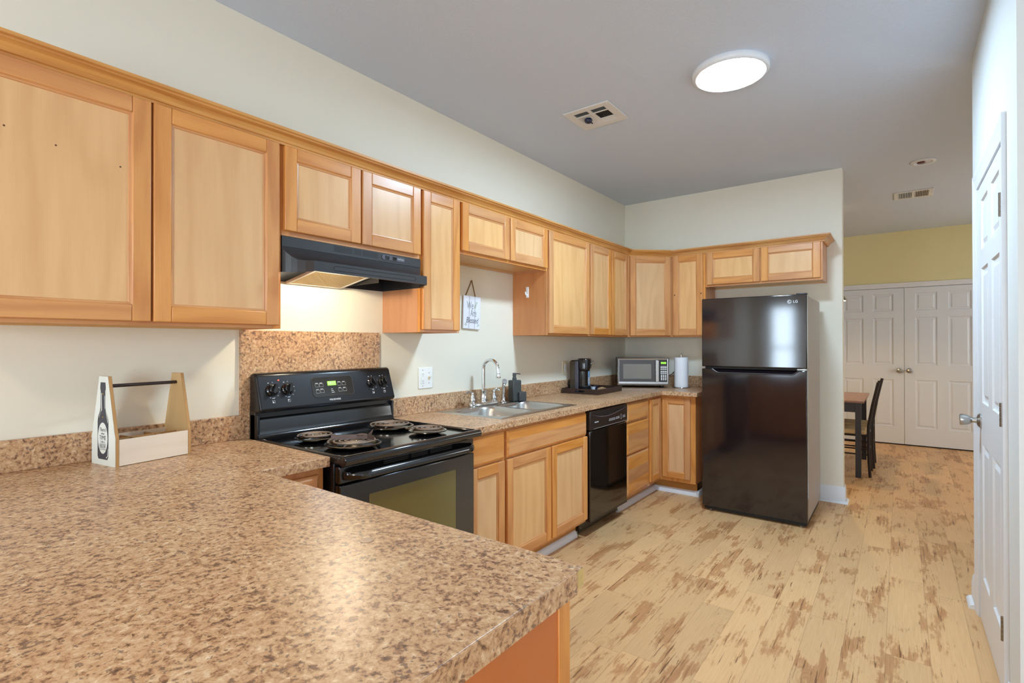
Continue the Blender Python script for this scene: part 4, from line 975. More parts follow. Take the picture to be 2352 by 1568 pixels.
# ------------------------------------------------------------------ refrigerator
def build_fridge():
    x0, y0, w, HF = 1.062, 4.215, 0.740, 1.690
    r = thing('refrigerator', 'tall glossy black top-freezer refrigerator standing against the end wall', 'refrigerator', (x0, y0, 0))
    m = MB(); m.box(0.004, w-0.002, 0.066, 0.745, 0.045, HF-0.012); m.build('cabinet', M['fridge_side'], r, bevel=0.006, seg=3)
    m = MB(); m.box(0.010, w-0.006, 0.052, 0.066, 0.06, HF-0.02); m.build('gasket', M['gasket'], r, smooth=False)
    m = MB(); m.box(0.0, w, 0.0, 0.052, 1.150, HF); fz = m.build('freezer_door', M['fridge'], r, bevel=0.007, seg=3)
    # lower door with a scooped handle along its top edge
    ZTp = 1.134; outl = [(0.0, 0.040), (w, 0.040), (w, ZTp), (0.690, ZTp), (0.676, 1.126), (0.655, 1.109), (0.640, 1.105), (0.135, 1.105), (0.115, 1.109), (0.094, 1.124), (0.080, ZTp), (0.0, ZTp)]
    m = MB(); m.prism(outl, 0.0, 0.052, 'y'); rd = m.build('fresh_food_door', M['fridge'], r, bevel=0.006, seg=3)
    g = MB(); g.add([(0.09, 0.006, 1.1055), (0.68, 0.006, 1.1055), (0.70, 0.040, 1.136), (0.07, 0.040, 1.136)], [(0, 1, 2, 3)]); g.box(0.07, 0.70, 0.040, 0.050, 1.08, 1.1365); g.build('handle_pocket', M['fridge'], rd, smooth=False)
    rim = MB(); rim.tube([(x, 0.0, z) for x, z in outl[3:11]], 0.0022, 6); rim.build('handle_rim', M['mwgrey'], rd)
    m = MB(); m.box(0.02, w-0.02, 0.03, 0.07, 1.1345, 1.1495); m.build('centre_rail', M['dark_gap'], r, smooth=False)
    h = MB(); h.box(w-0.065, w-0.004, 0.006, 0.05, 1.1375, 1.1465); h.lathe([(0.008, 0), (0.008, 0.016)], (w-0.02, 0.02, 1.1335), 12); tag(h.build('hinge', M['nickel'], r, bevel=0.001), 'silver centre hinge')
    h = MB(); h.box(w-0.07, w-0.002, 0.012, 0.085, HF-0.002, HF+0.008); h.build('hinge', M['black_pl'], r, bevel=0.004, seg=3)
    m = MB(); m.box(0.01, w-0.01, 0.03, 0.70, 0.012, 0.044); m.build('base_grille', M['dark_gap'], r, smooth=False)
    for x in (0.05, w-0.05):
        f = MB(); f.lathe([(0, 0), (0.018, 0), (0.018, 0.006), (0.008, 0.009), (0.008, 0.02), (0, 0.02)], (x, 0.06, 0.0), 16, cap=False); f.build('foot', M['nickel'], r)
    # emblem and lettering on the freezer door
    cx, cz, rr = 0.628, 1.637, 0.0125
    e = MB(); e.tube([(cx+rr*math.cos(2*math.pi*q/28), -0.0004, cz+rr*math.sin(2*math.pi*q/28)) for q in range(28)], 0.0014, 5, True)
    e.box(cx-0.0035, cx-0.0018, -0.0012, 0.0, cz-0.006, cz+0.005); e.box(cx-0.0035, cx+0.002, -0.0012, 0.0, cz-0.006, cz-0.0045)
    e.tube([(cx+0.007*math.cos(math.radians(a)), -0.0006, cz+0.007*math.sin(math.radians(a))) for a in range(80, 361, 20)], 0.0009, 4)
    e.lathe([(0, 0), (0.0017, 0), (0.0017, 0.001), (0, 0.001)], (cx-0.0055, -0.0001, cz+0.0045), 10, (0, -1, 0), cap=False)
    e.build('emblem', M['ink'], fz)
    text('brand_lettering', 'LG', 0.026, (0.667, -0.0006, 1.637), M['ink'], fz)
build_fridge()

# ------------------------------------------------------------------ sink, faucet, soap
def build_sink():
    r = thing('kitchen_sink', 'stainless steel double-bowl sink set into the laminate countertop', 'sink', (0.315, 2.650, ZT1))
    hx, hy = 0.262, 0.416; NX, NY = 84, 132; m = MB(); P = []
    def sm(t): t = max(0.0, min(1.0, t)); return t*t*(3-2*t)
    bowls = [(0.022, -0.200, 0.196, 0.180), (0.022, 0.196, 0.196, 0.180)]
    for i in range(NX+1):
        for j in range(NY+1):
            x = -hx+2*hx*i/NX; y = -hy+2*hy*j/NY; z = 0.0042
            e = min(hx-abs(x), hy-abs(y)); z -= 0.0042*(1-sm(e/0.010))*0.95
            z += 0.0012*sm((e-0.012)/0.008)
            for cx, cy, ax, ay in bowls:
                q = ((abs(x-cx)/ax)**5+(abs(y-cy)/ay)**5)**0.2
                if q < 1.0:
                    z = 0.005-0.165*sm((1.0-q)/0.24)-0.006*max(0, 1-q)
            P.append((x, y, z))
    Fs = [(i*(NY+1)+j, (i+1)*(NY+1)+j, (i+1)*(NY+1)+j+1, i*(NY+1)+j+1) for i in range(NX) for j in range(NY)]
    m.add(P, Fs); m.build('sink_basin', M['steel'], r, angle=80)
    for cy in (-0.200, 0.196):
        d = MB(); d.lathe([(0.046, 0), (0.044, 0.003), (0.03, 0.001), (0.028, -0.004), (0, -0.005)], (0.022, cy, -0.1640), 24, cap=False); d.build('drain', M['chrome'], r)
build_sink()
def build_faucet():
    zd = ZT1+0.0056
    r = thing('kitchen_faucet', 'chrome high-arc faucet with two lever handles on the sink deck', 'faucet', (0.088, 2.652, zd))
    m = MB(); n = 20; out = []
    for cy, a0 in ((0.112, 0), (-0.112, 180)):
        for q in range(11): a = math.radians(a0+q*18); out.append((0.030*math.cos(a), cy+0.030*math.sin(a)))
    m.prism(out, 0.0, 0.022, 'z'); m.build('deck_plate', M['chrome'], r, bevel=0.006, seg=3)
    s = MB(); s.lathe([(0.025, 0.02), (0.025, 0.026), (0.021, 0.032), (0.0195, 0.09), (0.0215, 0.096), (0.0215, 0.104), (0.014, 0.110), (0.012, 0.112)], (0, 0, 0), 28)
    R = 0.062; zc = 0.318-R-0.012; pts = [(0, 0, 0.10), (0, 0, 0.16), (0, 0, zc)]
    for q in range(1, 17): a = math.pi-math.pi*q/16; pts.append((R+R*math.cos(a), 0, zc+R*math.sin(a)))
    pts += [(2*R+0.004, 0, zc-0.03)]
    s.tube(pts, 0.0112, 16)
    s.lathe([(0.0112, 0), (0.0135, 0.004), (0.0125, 0.010), (0.0165, 0.030), (0.015, 0.034), (0, 0.034)], (2*R+0.004, 0, zc-0.024), 20, (0.06, 0, -1))
    s.build('spout', M['chrome'], r, angle=50)
    for sgn in (-1, 1):
        h = MB(); h.lathe([(0.026, 0.0), (0.027, 0.006), (0.024, 0.014), (0.0185, 0.022), (0.0175, 0.026), (0.0205, 0.030), (0.019, 0.045), (0.0125, 0.066), (0.0105, 0.072), (0.0125, 0.077), (0.011, 0.086), (0.0, 0.090)], (0, sgn*0.112, 0.004), 26)
        pts = []
        for q in range(9):
            f = q/8; pts.append((0.012*f, sgn*0.112+sgn*0.078*f*(0.55 if sgn > 0 else 1.0)-0.0, 0.088+0.020*math.sin(math.pi*f*0.75)-0.010*f))
        h.tube(pts, [0.0075-0.001*abs(q-4)/4 if q < 7 else 0.0068 for q in range(9)], 12); h.build('handle', M['chrome'], r, angle=50)
build_faucet()
r = thing('side_sprayer', 'chrome side sprayer standing on the sink deck right of the faucet', 'sprayer', (0.090, 2.868, ZT1+0.0056))
m = MB(); m.lathe([(0.026, 0), (0.026, 0.004), (0.019, 0.012), (0.0135, 0.018), (0.013, 0.026), (0.016, 0.030), (0.014, 0.036), (0, 0.036)], (0, 0, 0), 24); m.build('holder', M['chrome'], r)
m = MB(); m.tube([(0, 0, 0.03), (0, 0, 0.05), (0.001, 0, 0.09), (0.002, -0.001, 0.115), (0.008, -0.004, 0.135), (0.016, -0.009, 0.150)], [0.010, 0.0115, 0.0125, 0.012, 0.013, 0.017], 18)
m.lathe([(0.017, 0), (0.019, 0.004), (0.018, 0.010), (0, 0.012)], (0.016, -0.010, 0.146), 18, (0.75, -0.45, 0.5)); m.build('spray_head', M['chrome'], r, angle=50)

r = thing('soap_dispenser', 'charcoal ceramic soap dispenser with a sponge ledge behind the sink', 'soap dispenser', (0.118, 2.985, ZT1+0.0058), math.radians(76))
m = MB(); m.box(-0.052, 0.026, -0.030, 0.035, 0.0, 0.152); m.build('bottle', M['soap'], r, bevel=0.010, seg=4)
m = MB(); m.box(-0.010, 0.055, -0.052, 0.020, 0.0, 0.068); m.build('sponge_holder', M['soap'], r, bevel=0.008, seg=4)
m = MB(); m.lathe([(0.016, 0.148), (0.016, 0.166), (0.013, 0.168), (0.012, 0.178), (0.0135, 0.179), (0.0135, 0.200), (0.012, 0.203), (0, 0.203)], (-0.018, 0.0, 0), 22)
m.tube([(-0.018, 0, 0.196), (0.012, -0.006, 0.1965), (0.030, -0.010, 0.193)], [0.005, 0.004, 0.003], 10); m.build('pump', M['soap'], r)

# ------------------------------------------------------------------ wall plates, hook, sign
def wall_plate(name, label, y, z, w, h, mat, cat):
    r = thing(name, label, cat, (0.0, y, z), LEFT)
    m = MB(); m.fb(-w/2, w/2, 0.0003, 0.006, -h/2, h/2); m.build('cover_plate', mat, r, bevel=0.0025, seg=3)
    return r
r = wall_plate('outlet_plate', 'white double wall plate with an outlet and a dimmer right of the stove', 2.202, 1.123, 0.117, 0.128, M['plate'], 'outlet')
m = MB(); m.fb(-0.042, -0.008, 0.006, 0.0085, -0.034, 0.034); o = m.build('receptacle', M['plate'], r, bevel=0.001)
m = MB()
for zc in (0.021, -0.021):
    m.fb(-0.031, -0.0285, 0.0084, 0.0088, zc-0.001, zc+0.008); m.fb(-0.0215, -0.0195, 0.0084, 0.0088, zc-0.001, zc+0.007); m.lathe([(0, 0), (0.0024, 0), (0.0024, 0.0004), (0, 0.0004)], (-0.025, -0.0084, zc-0.008), 10, (0, -1, 0), cap=False)
m.build('outlet_slots', M['slot'], o, smooth=False)
m = MB(); m.box(0.0215, 0.0305, -0.012, -0.006, -0.012, 0.012); m.build('toggle', M['beigeplate'], r, bevel=0.002)
m = MB(); m.box(0.022, 0.030, -0.021, -0.009, 0.002, 0.009); m.build('dimmer_lever', M['beigeplate'], r, bevel=0.002)
m = MB()
for x, z in ((-0.025, 0.048), (-0.025, -0.048), (0.026, 0.031), (0.026, -0.031)): m.lathe([(0, 0), (0.003, 0), (0.002, 0.001), (0, 0.001)], (x, -0.006, z), 10, (0, -1, 0), cap=False)
m.build('plate_screw', M['slot'], r)
r = wall_plate('light_switch', 'beige rocker switch plate on the wall behind the coffee maker', 3.850, 1.122, 0.078, 0.122, M['beigeplate'], 'light switch')
m = MB(); m.fb(-0.016, 0.016, 0.006, 0.0085, -0.033, 0.033); m.build('rocker', M['plate'], r, bevel=0.001)
r = thing('adhesive_hook', 'white plastic adhesive hook stuck on the side of an oak wall cabinet', 'hook', (0.137, 3.0998, 1.713), 0)
m = MB(); m.box(-0.012, 0.012, -0.004, 0, -0.040, 0.040); m.build('back_plate', M['hook'], r, bevel=0.003, seg=3)
m = MB(); m.tube([(0, -0.004, -0.020), (0, -0.010, -0.024), (-0.002, -0.020, -0.015), (-0.003, -0.025, 0.002)], [0.006, 0.006, 0.0055, 0.005], 10); m.build('hook_arm', M['hook'], r)

r = thing('hanging_sign', 'white plank sign reading We Are Blessed hanging by a rope above the sink', 'sign', (0.0, 2.628, 1.762), LEFT)
r.rotation_euler = (0, math.radians(2.2), LEFT)
for i, x in enumerate((-0.0875, -0.0290, 0.0295)):
    m = MB(); m.fb(x, x+0.0560, 0.006, 0.017, -0.330, -0.106, 'z'); m.build('plank', M['signwood'], r, bevel=0.004, seg=3)
m = MB(); m.fb(-0.07, 0.07, 0.001, 0.006, -0.15, -0.13, 'x'); m.fb(-0.07, 0.07, 0.001, 0.006, -0.30, -0.28, 'x'); m.build('back_batten', M['signwood'], r)
m = MB(); m.tube([(-0.060, -0.005, -0.115), (-0.003, -0.005, -0.002), (0.0, -0.006, 0.004), (0.003, -0.005, -0.002), (0.045, -0.005, -0.115)], 0.0028, 8); m.build('hanging_rope', M['rope'], r)
m = MB(); m.tube([(0, 0.0, -0.001), (0, -0.012, 0.0005)], 0.0016, 8); m.build('nail', M['nickel'], r)
t0 = text('sign_word', 'We', 0.072, (-0.022, -0.0174, -0.172), M['greyink'], r, shear=0.0, squeeze=0.62)
text('sign_word', 'Are', 0.070, (0.012, -0.0174, -0.222), M['greyink'], r, squeeze=0.55)
text('sign_word', 'Blessed', 0.056, (0.0, -0.0174, -0.272), M['signink'], r, shear=0.25, squeeze=0.72)
def sprig(x, z, ang, s, n):
    m = MB(); a = math.radians(ang); dx, dz = math.cos(a), math.sin(a)
    for q in range(n):
        f = (q+0.6)/n*s
        for sd in (-1, 1):
            px, pz = x+dx*f, z+dz*f; ex, ez = px+(dx*0.5-sd*dz*0.8)*0.011, pz+(dz*0.5+sd*dx*0.8)*0.011; mx, mz = (px+ex)/2, (pz+ez)/2; ox, oz = -(ez-pz)*0.28, (ex-px)*0.28
            m.add([(px, -0.0174, pz), (mx+ox, -0.0174, mz+oz), (ex, -0.0174, ez), (mx-ox, -0.0174, mz-oz)], [(0, 1, 2, 3)])
    m.build('leaf_sprig', M['leaf'], r, smooth=False)
sprig(0.022, -0.190, 65, 0.050, 5); sprig(-0.050, -0.306, 160, 0.022, 2); sprig(0.048, -0.306, 20, 0.022, 2)

# ------------------------------------------------------------------ bottle caddy
r = thing('bottle_caddy', 'pale wooden bottle caddy with a beer bottle printed on its end', 'caddy', (0.115, 0.690, ZT1), math.radians(9.5))
CW, CL, CHH, ET = 0.158, 0.252, 0.307, 0.011
def end_prof(): return [(-CW/2, 0), (CW/2, 0), (CW/2, 0.100), (CW/2-0.005, 0.112), (0.029, CHH), (-0.029, CHH), (-CW/2+0.005, 0.112), (-CW/2, 0.100)]
for s in (-1, 1):
    m = MB(); y0 = -CL/2 if s < 0 else CL/2-ET
    prof = end_prof(); n = len(prof)
    m.prism(prof, y0+0.0006, y0+ET-0.0006, 'y'); b = m.build('end_board', M['mdf'], r, smooth=False)
    for yy in (y0, y0+ET):
        f = MB(); y1 = yy+(0.0006 if yy == y0 else -0.0006); ou, ov = rnd_off()
        P = [(x, yy, z) for x, z in prof]+[(x, y1, z) for x, z in prof]
        f.add(P, [tuple(range(n)), tuple(range(2*n-1, n-1, -1))], [[(z+ou, x+ov) for x, z in prof], [(z+ou, x+ov) for x, z in reversed(prof)]])
        f.build('end_face', M['plywhite'] if (s < 0 and yy == y0) else M['tanply'], b, smooth=False)
for s in (-1, 1):
    m = MB(); x0 = s*(CW/2-0.007); m.box(min(x0, s*CW/2-s*0.001), max(x0, s*CW/2-s*0.001), -CL/2+ET, CL/2-ET, 0.002, 0.091, 'y'); m.build('side_board', M['ply'], r, smooth=False)
m = MB(); m.box(-CW/2+0.007, CW/2-0.007, -CL/2+ET, CL/2-ET, 0.002, 0.008, 'y'); m.build('bottom_board', M['mdf'], r, smooth=False)
m = MB(); m.box(-0.002, 0.002, -CL/2+ET, CL/2-ET, 0.008, 0.086, 'y')
for y in (-0.040, 0.040): m.box(-CW/2+0.008, CW/2-0.008, y-0.002, y+0.002, 0.008, 0.085, 'x')
m.build('divider', M['mdf'], r, smooth=False)
m = MB(); m.tube([(0, -CL/2+0.003, 0.272), (0, CL/2-0.003, 0.272)], 0.0062, 14); m.build('carry_rod', M['rod'], r)
# bottle print on the near end face (y = -CL/2), x to the right, z up
yb = -CL/2-0.0004
def flat(name, outl, mat, y, parent):
    m = MB(); m.add([(x, y, z) for x, z in outl], [tuple(range(len(outl)))]); return m.build(name, mat, parent, smooth=False)
bo = [(-0.036, 0.030), (-0.030, 0.020), (0.030, 0.020), (0.037, 0.030), (0.037, 0.150), (0.034, 0.165), (0.020, 0.186), (0.0165, 0.200), (0.0155, 0.258), (0.0185, 0.262), (0.0185, 0.272), (0.016, 0.286), (-0.016, 0.286), (-0.0185, 0.272), (-0.0185, 0.262), (-0.0155, 0.258), (-0.0165, 0.200), (-0.020, 0.186), (-0.033, 0.165), (-0.036, 0.150)]
bp = flat('bottle_print', [(x*0.98-0.003, z) for x, z in bo], M['darkink'], yb, r)
flat('bottle_label', [(0.032*math.cos(2*math.pi*q/40)-0.003, 0.093+0.054*math.sin(2*math.pi*q/40)) for q in range(40)], M['plywhite'], yb-0.0003, bp)
flat('neck_highlight', [(-0.014, 0.250), (-0.0105, 0.248), (-0.0085, 0.190), (-0.016, 0.184), (-0.027, 0.168), (-0.029, 0.160), (-0.024, 0.172), (-0.014, 0.190)], M['plywhite'], yb-0.0003, bp)
flat('neck_highlight', [(0.0075, 0.240), (0.0105, 0.240), (0.0120, 0.196), (0.022, 0.176), (0.029, 0.160), (0.0285, 0.145), (0.031, 0.150), (0.029, 0.166), (0.0175, 0.184), (0.0095, 0.198)], M['plywhite'], yb-0.0003, bp)
flat('base_highlight', [(0.030, 0.058), (0.0325, 0.060), (0.0315, 0.034), (0.022, 0.025), (0.018, 0.027), (0.0275, 0.034)], M['plywhite'], yb-0.0003, bp)
for s_, sz, zz, sh, sq in (("There's", 0.0190, 0.122, 0.3, 0.78), ('always', 0.0095, 0.109, 0.4, 0.9), ('TIME', 0.0210, 0.094, 0, 0.95), ('FOR A', 0.0095, 0.0795, 0, 1.0), ('BEER', 0.0180, 0.0645, 0, 1.05)):
    text('label_lettering', s_, sz, (-0.003, yb-0.0006, zz), M['darkink'], bp, shear=sh, squeeze=sq, thick=0.0001)
m = MB()
for z in (0.0735, 0.0555, 0.0535): m.box(-0.026, 0.020, yb-0.0006, yb-0.0002, z-0.0004, z+0.0004)
m.build('label_rule', M['darkink'], bp, smooth=False)
m = MB()
for x, z in ((-0.003, 0.246), (-0.003, 0.166)): m.lathe([(0, 0), (0.0030, 0), (0.0022, 0.0012), (0, 0.0012)], (x, yb, z), 12, (0, -1, 0), cap=False)
m.build('brass_screw', M['brass'], r)

# ------------------------------------------------------------------ tray, coffee maker, coffee supplies
r = thing('serving_tray', 'dark brown wooden serving tray under the coffee maker', 'tray', (0.198, 3.985, ZT1), math.radians(1.5))
TX, TY, TH = 0.162, 0.228, 0.044
m = MB(); m.box(-TX, TX, -TY, TY, 0.0, 0.008); m.build('tray_base', M['tray'], r)
m = MB()
m.box(-TX, TX, -TY-0.008, -TY, 0.0, 0.012); m.box(-TX, TX, -TY-0.008, -TY, 0.030, TH); m.box(-TX, -0.046, -TY-0.008, -TY, 0.012, 0.030); m.box(0.046, TX, -TY-0.008, -TY, 0.012, 0.030)
m.box(-TX, TX, TY, TY+0.008, 0.0, TH); m.box(-TX-0.008, -TX, -TY-0.008, TY+0.008, 0.0, TH); m.box(TX, TX+0.008, -TY-0.008, TY+0.008, 0.0, TH)
m.build('tray_rim', M['tray'], r, bevel=0.0012)
zt = ZT1+0.0082
r = thing('coffee_maker', 'slim black single-serve coffee maker with a smoked water tank on the tray', 'coffee maker', (0.0, 3.905, zt), LEFT)
m = MB(); m.fb(-0.060, 0.060, 0.052, 0.100, 0.012, 0.262); m.build('water_tank', M['smoke'], r, bevel=0.008, seg=3)
m = MB(); m.fb(-0.055, 0.055, 0.050, 0.112, 0.0, 0.012); m.fb(-0.05, 0.05, 0.060, 0.104, 0.262, 0.268); m.build('tank_base', M['black_pl'], r, bevel=0.002)
m = MB(); m.fb(-0.060, 0.060, 0.1005, 0.132, 0.0, 0.262); m.build('column', M['cmgrey'], r, bevel=0.005, seg=3)
m = MB(); m.lathe([(0.055, 0.198), (0.055, 0.205), (0.058, 0.207), (0.058, 0.272), (0.055, 0.282), (0.050, 0.285), (0, 0.285)], (0.0, -0.165, 0), 30)
m.lathe([(0.040, 0.175), (0.046, 0.180), (0.048, 0.198)], (0.0, -0.165, 0), 30); m.build('brew_head', M['cmgloss'], r, angle=50)
m = MB(); m.lathe([(0.044, 0.052), (0.044, 0.175)], (0.0, -0.150, 0), 30); m.build('splash_column', M['cmgloss'], r)
m = MB(); m.lathe([(0.052, 0.0), (0.055, 0.010), (0.055, 0.040), (0.058, 0.046), (0.056, 0.052), (0, 0.052)], (0.0, -0.165, 0), 30); m.build('drip_tray', M['black_pl'], r, angle=50)
m = MB(); m.lathe([(0, 0), (0.010, 0), (0.012, 0.006), (0.008, 0.011), (0, 0.012)], (0.024, -0.216, 0.236), 18, (0.4, -1, 0)); m.build('brew_button', M['chrome'], r)
m = MB(); m.tube([(0.052, -0.185, 0.258), (0.075, -0.205, 0.259), (0.085, -0.212, 0.258)], 0.003, 8); m.build('lid_tab', M['cmgrey'], r)
m = MB(); m.tube([(0.0, -0.052, 0.02), (-0.03, -0.038, 0.035), (-0.055, -0.034, 0.075), (-0.045, -0.032, 0.098), (-0.035, -0.032, 0.080), (-0.050, -0.033, 0.045), (-0.030, -0.034, 0.022)], 0.0032, 8); m.build('power_cord', M['black_pl'], r)
r = thing('drink_mix_carton', 'light blue and white carton standing behind the coffee maker', 'carton', (0.068, 4.128, zt), 0.35)
m = MB(); m.box(-0.022, 0.022, -0.030, 0.030, 0, 0.180); c_ = m.build('carton_box', M['carton'], r, bevel=0.001)
m = MB(); m.box(-0.0225, 0.0225, -0.0305, 0.0305, 0.05, 0.11); m.build('carton_label', M['cartonw'], c_, smooth=False)
def pod(label, x, y, mat, h=0.040):
    m = MB(); m.lathe([(0.017, 0), (0.0195, h-0.003), (0.0235, h-0.003), (0.0235, h), (0, h)], (x, y, zt), 22); return tag(m.build('coffee_pod', mat, None, angle=50), label, 'coffee pod')
pod('white coffee pod on the dark tray', 0.205, 3.985, M['cup'], 0.036); pod('navy blue coffee pod standing on the dark tray', 0.160, 4.115, M['navy'], 0.036)
pod('navy blue coffee pod half hidden beside the white pod', 0.110, 4.090, M['navy'], 0.036)
bpy.data.objects['coffee_pod.001']['label'] = 'navy blue coffee pod nearer the tan packet on the dark tray'
r = MB(); r.T = Matrix.Translation((0.200, 4.150, zt)) @ Matrix.Rotation(0.3, 4, 'Z'); r.prism([(-0.035, 0.0), (0.035, 0.0), (0.035, 0.012), (0.0, 0.022), (-0.035, 0.012)], -0.02, 0.05, 'y')
tag(r.build('sugar_packet', M['packet'], None, bevel=0.002), 'tan paper packet lying in the dark tray', 'packet')

# ------------------------------------------------------------------ microwave, paper towel
r = thing('microwave', 'silver and black countertop microwave set at an angle in the corner', 'microwave', (0.180, 4.516, ZT1), math.radians(29.1))
MWW, MWD, MZ0, MZ1 = 0.478, 0.325, 0.024, 0.286
m = MB(); m.box(0.004, MWW-0.004, 0.012, MWD, MZ0+0.004, MZ1-0.002); m.build('case', M['black_sat'], r, bevel=0.005)
m = MB()   # bevelled steel surround
def frame(mb, o, i, y0, y1):
    (a, b, c, d), (e, f, g, h) = o, i
    A = [(a, y0, c), (b, y0, c), (b, y0, d), (a, y0, d)]; B = [(e, y1, g), (f, y1, g), (f, y1, h), (e, y1, h)]
    for q in range(4): mb.add([A[q], A[(q+1) % 4], B[(q+1) % 4], B[q]], [(0, 1, 2, 3)])
frame(m, (0, MWW, MZ0, MZ1), (0, MWW, MZ0, MZ1), 0.014, 0.002); frame(m, (0, MWW, MZ0, MZ1), (0.010, MWW-0.010, MZ0+0.016, MZ1-0.010), 0.002, -0.006); frame(m, (0.010, MWW-0.010, MZ0+0.016, MZ1-0.010), (0.019, MWW-0.016, MZ0+0.034, MZ1-0.020), -0.006, -0.004)
m.build('steel_surround', M['mwsteel'], r, smooth=False)
m = MB(); m.box(0.018, 0.389, -0.0040, 0.010, MZ0+0.033, MZ1-0.019); dd = m.build('door', M['mwgrey'], r, smooth=False)
m = MB(); m.box(0.056, 0.315, -0.0046, -0.0041, 0.086, 0.226); m.build('door_window', M['mwglass'], dd, smooth=False)
m = MB(); m.box(0.352, 0.384, -0.026, -0.018, 0.060, 0.262); m.box(0.354, 0.382, -0.018, -0.004, 0.062, 0.074); m.box(0.354, 0.382, -0.018, -0.004, 0.248, 0.260); m.build('door_handle', M['mwsteel'], dd, bevel=0.003)
m = MB(); m.box(0.391, MWW-0.015, -0.0040, 0.010, MZ0+0.033, MZ1-0.019); cp = m.build('control_panel', M['black_pl'], r, smooth=False)
m = MB(); m.box(0.399, 0.456, -0.0046, -0.0041, 0.222, 0.250); ds = m.build('display', M['dispglass'], cp, smooth=False)
text('display_digits', '0000', 0.024, (0.4275, -0.0050, 0.236), M['ledgreen'], ds)
m = MB()
m.box(0.400, 0.456, -0.0048, -0.0041, 0.2050, 0.2085)
for row in range(4):
    z = 0.190-row*0.0165-(0.004 if row > 1 else 0)
    for c in range(3): m.box(0.400+c*0.0195, 0.4175+c*0.0195, -0.0052, -0.0041, z, z+0.010)
for row in range(4):
    z = 0.118-row*0.0145
    for c in range(3): m.box(0.4025+c*0.019, 0.4155+c*0.019, -0.0052, -0.0041, z, z+0.0095)
m.build('keypad', M['plate'], cp, smooth=False)
for x, y in ((0.05, 0.05), (MWW-0.06, 0.05), (0.05, MWD-0.05), (MWW-0.06, MWD-0.05)):
    m = MB(); m.lathe([(0.014, 0), (0.018, 0.022), (0.018, 0.028)], (x, y, 0), 16); m.build('foot', M['black_pl'], r)
m = MB(); m.tube([(MWW-0.02, MWD-0.02, 0.09), (MWW+0.03, MWD+0.02, 0.088), (MWW+0.075, MWD-0.02, 0.115), (MWW+0.11, MWD-0.06, 0.160), (MWW+0.13, MWD-0.085, 0.21)], 0.0035, 8); m.build('power_cord', M['black_pl'], r)
r = thing('paper_towel_holder', 'chrome wire paper towel holder beside the microwave', 'paper towel holder', (0.672, 4.870, ZT1))
m = MB(); m.tube([(0.080*math.cos(2*math.pi*q/30), 0.080*math.sin(2*math.pi*q/30), 0.004) for q in range(30)], 0.0032, 8, True)
for a in (0, 1): m.tube([(-0.08*(1-a), -0.08*a, 0.004), (0.08*(1-a), 0.08*a, 0.004)], 0.003, 8)
m.build('wire_base', M['chrome'], r)
m = MB(); m.tube([(0, 0, 0.004), (0, 0, 0.312)], 0.0042, 10); m.lathe([(0, 0), (0.006, 0.004), (0.0065, 0.010), (0.004, 0.017), (0, 0.018)], (0, 0, 0.308), 14); m.build('post', M['chrome'], r)
o = MB().lathe([(0.0635, 0.0), (0.0640, 0.004), (0.0640, 0.276), (0.0630, 0.280), (0.021, 0.280), (0.0205, 0.276), (0.0205, 0.002), (0.021, 0.0), (0.0635, 0.0)], (0.672, 4.870, ZT1+0.0078), 44, cap=False).build('paper_towel_roll', M['paper'], None, angle=50)
tag(o, 'full white paper towel roll standing on its chrome holder', 'paper towels')

# ------------------------------------------------------------------ ceiling fixtures
def flush_light(label, x, y, mat):
    r = thing('ceiling_light', label, 'ceiling light', (x, y, H))
    m = MB(); m.lathe([(0.190, 0.0), (0.193, -0.006), (0.192, -0.022), (0.186, -0.031), (0.174, -0.034), (0.170, -0.030)], (0, 0, 0), 56, cap=False); m.build('trim_ring', M['white'], r, angle=50)
    m = MB(); m.lathe([(0.1715, -0.0302), (0.12, -0.0306), (0.06, -0.0308), (0.0, -0.0308)], (0, 0, 0), 56, cap=False); m.build('diffuser', mat, r)
    m = MB(); m.lathe([(0.1, 0.0), (0.1, -0.01)], (0, 0, 0), 24); m.build('mount', M['white'], r)
    return r
flush_light('round flush LED ceiling light glowing above the kitchen floor', 1.612, 2.905, M['diffuser'])
flush_light('added round fill light on the living room ceiling, out of view', 1.9, -1.15, M['fill_diffuser'])  # fixture added behind the camera as fill
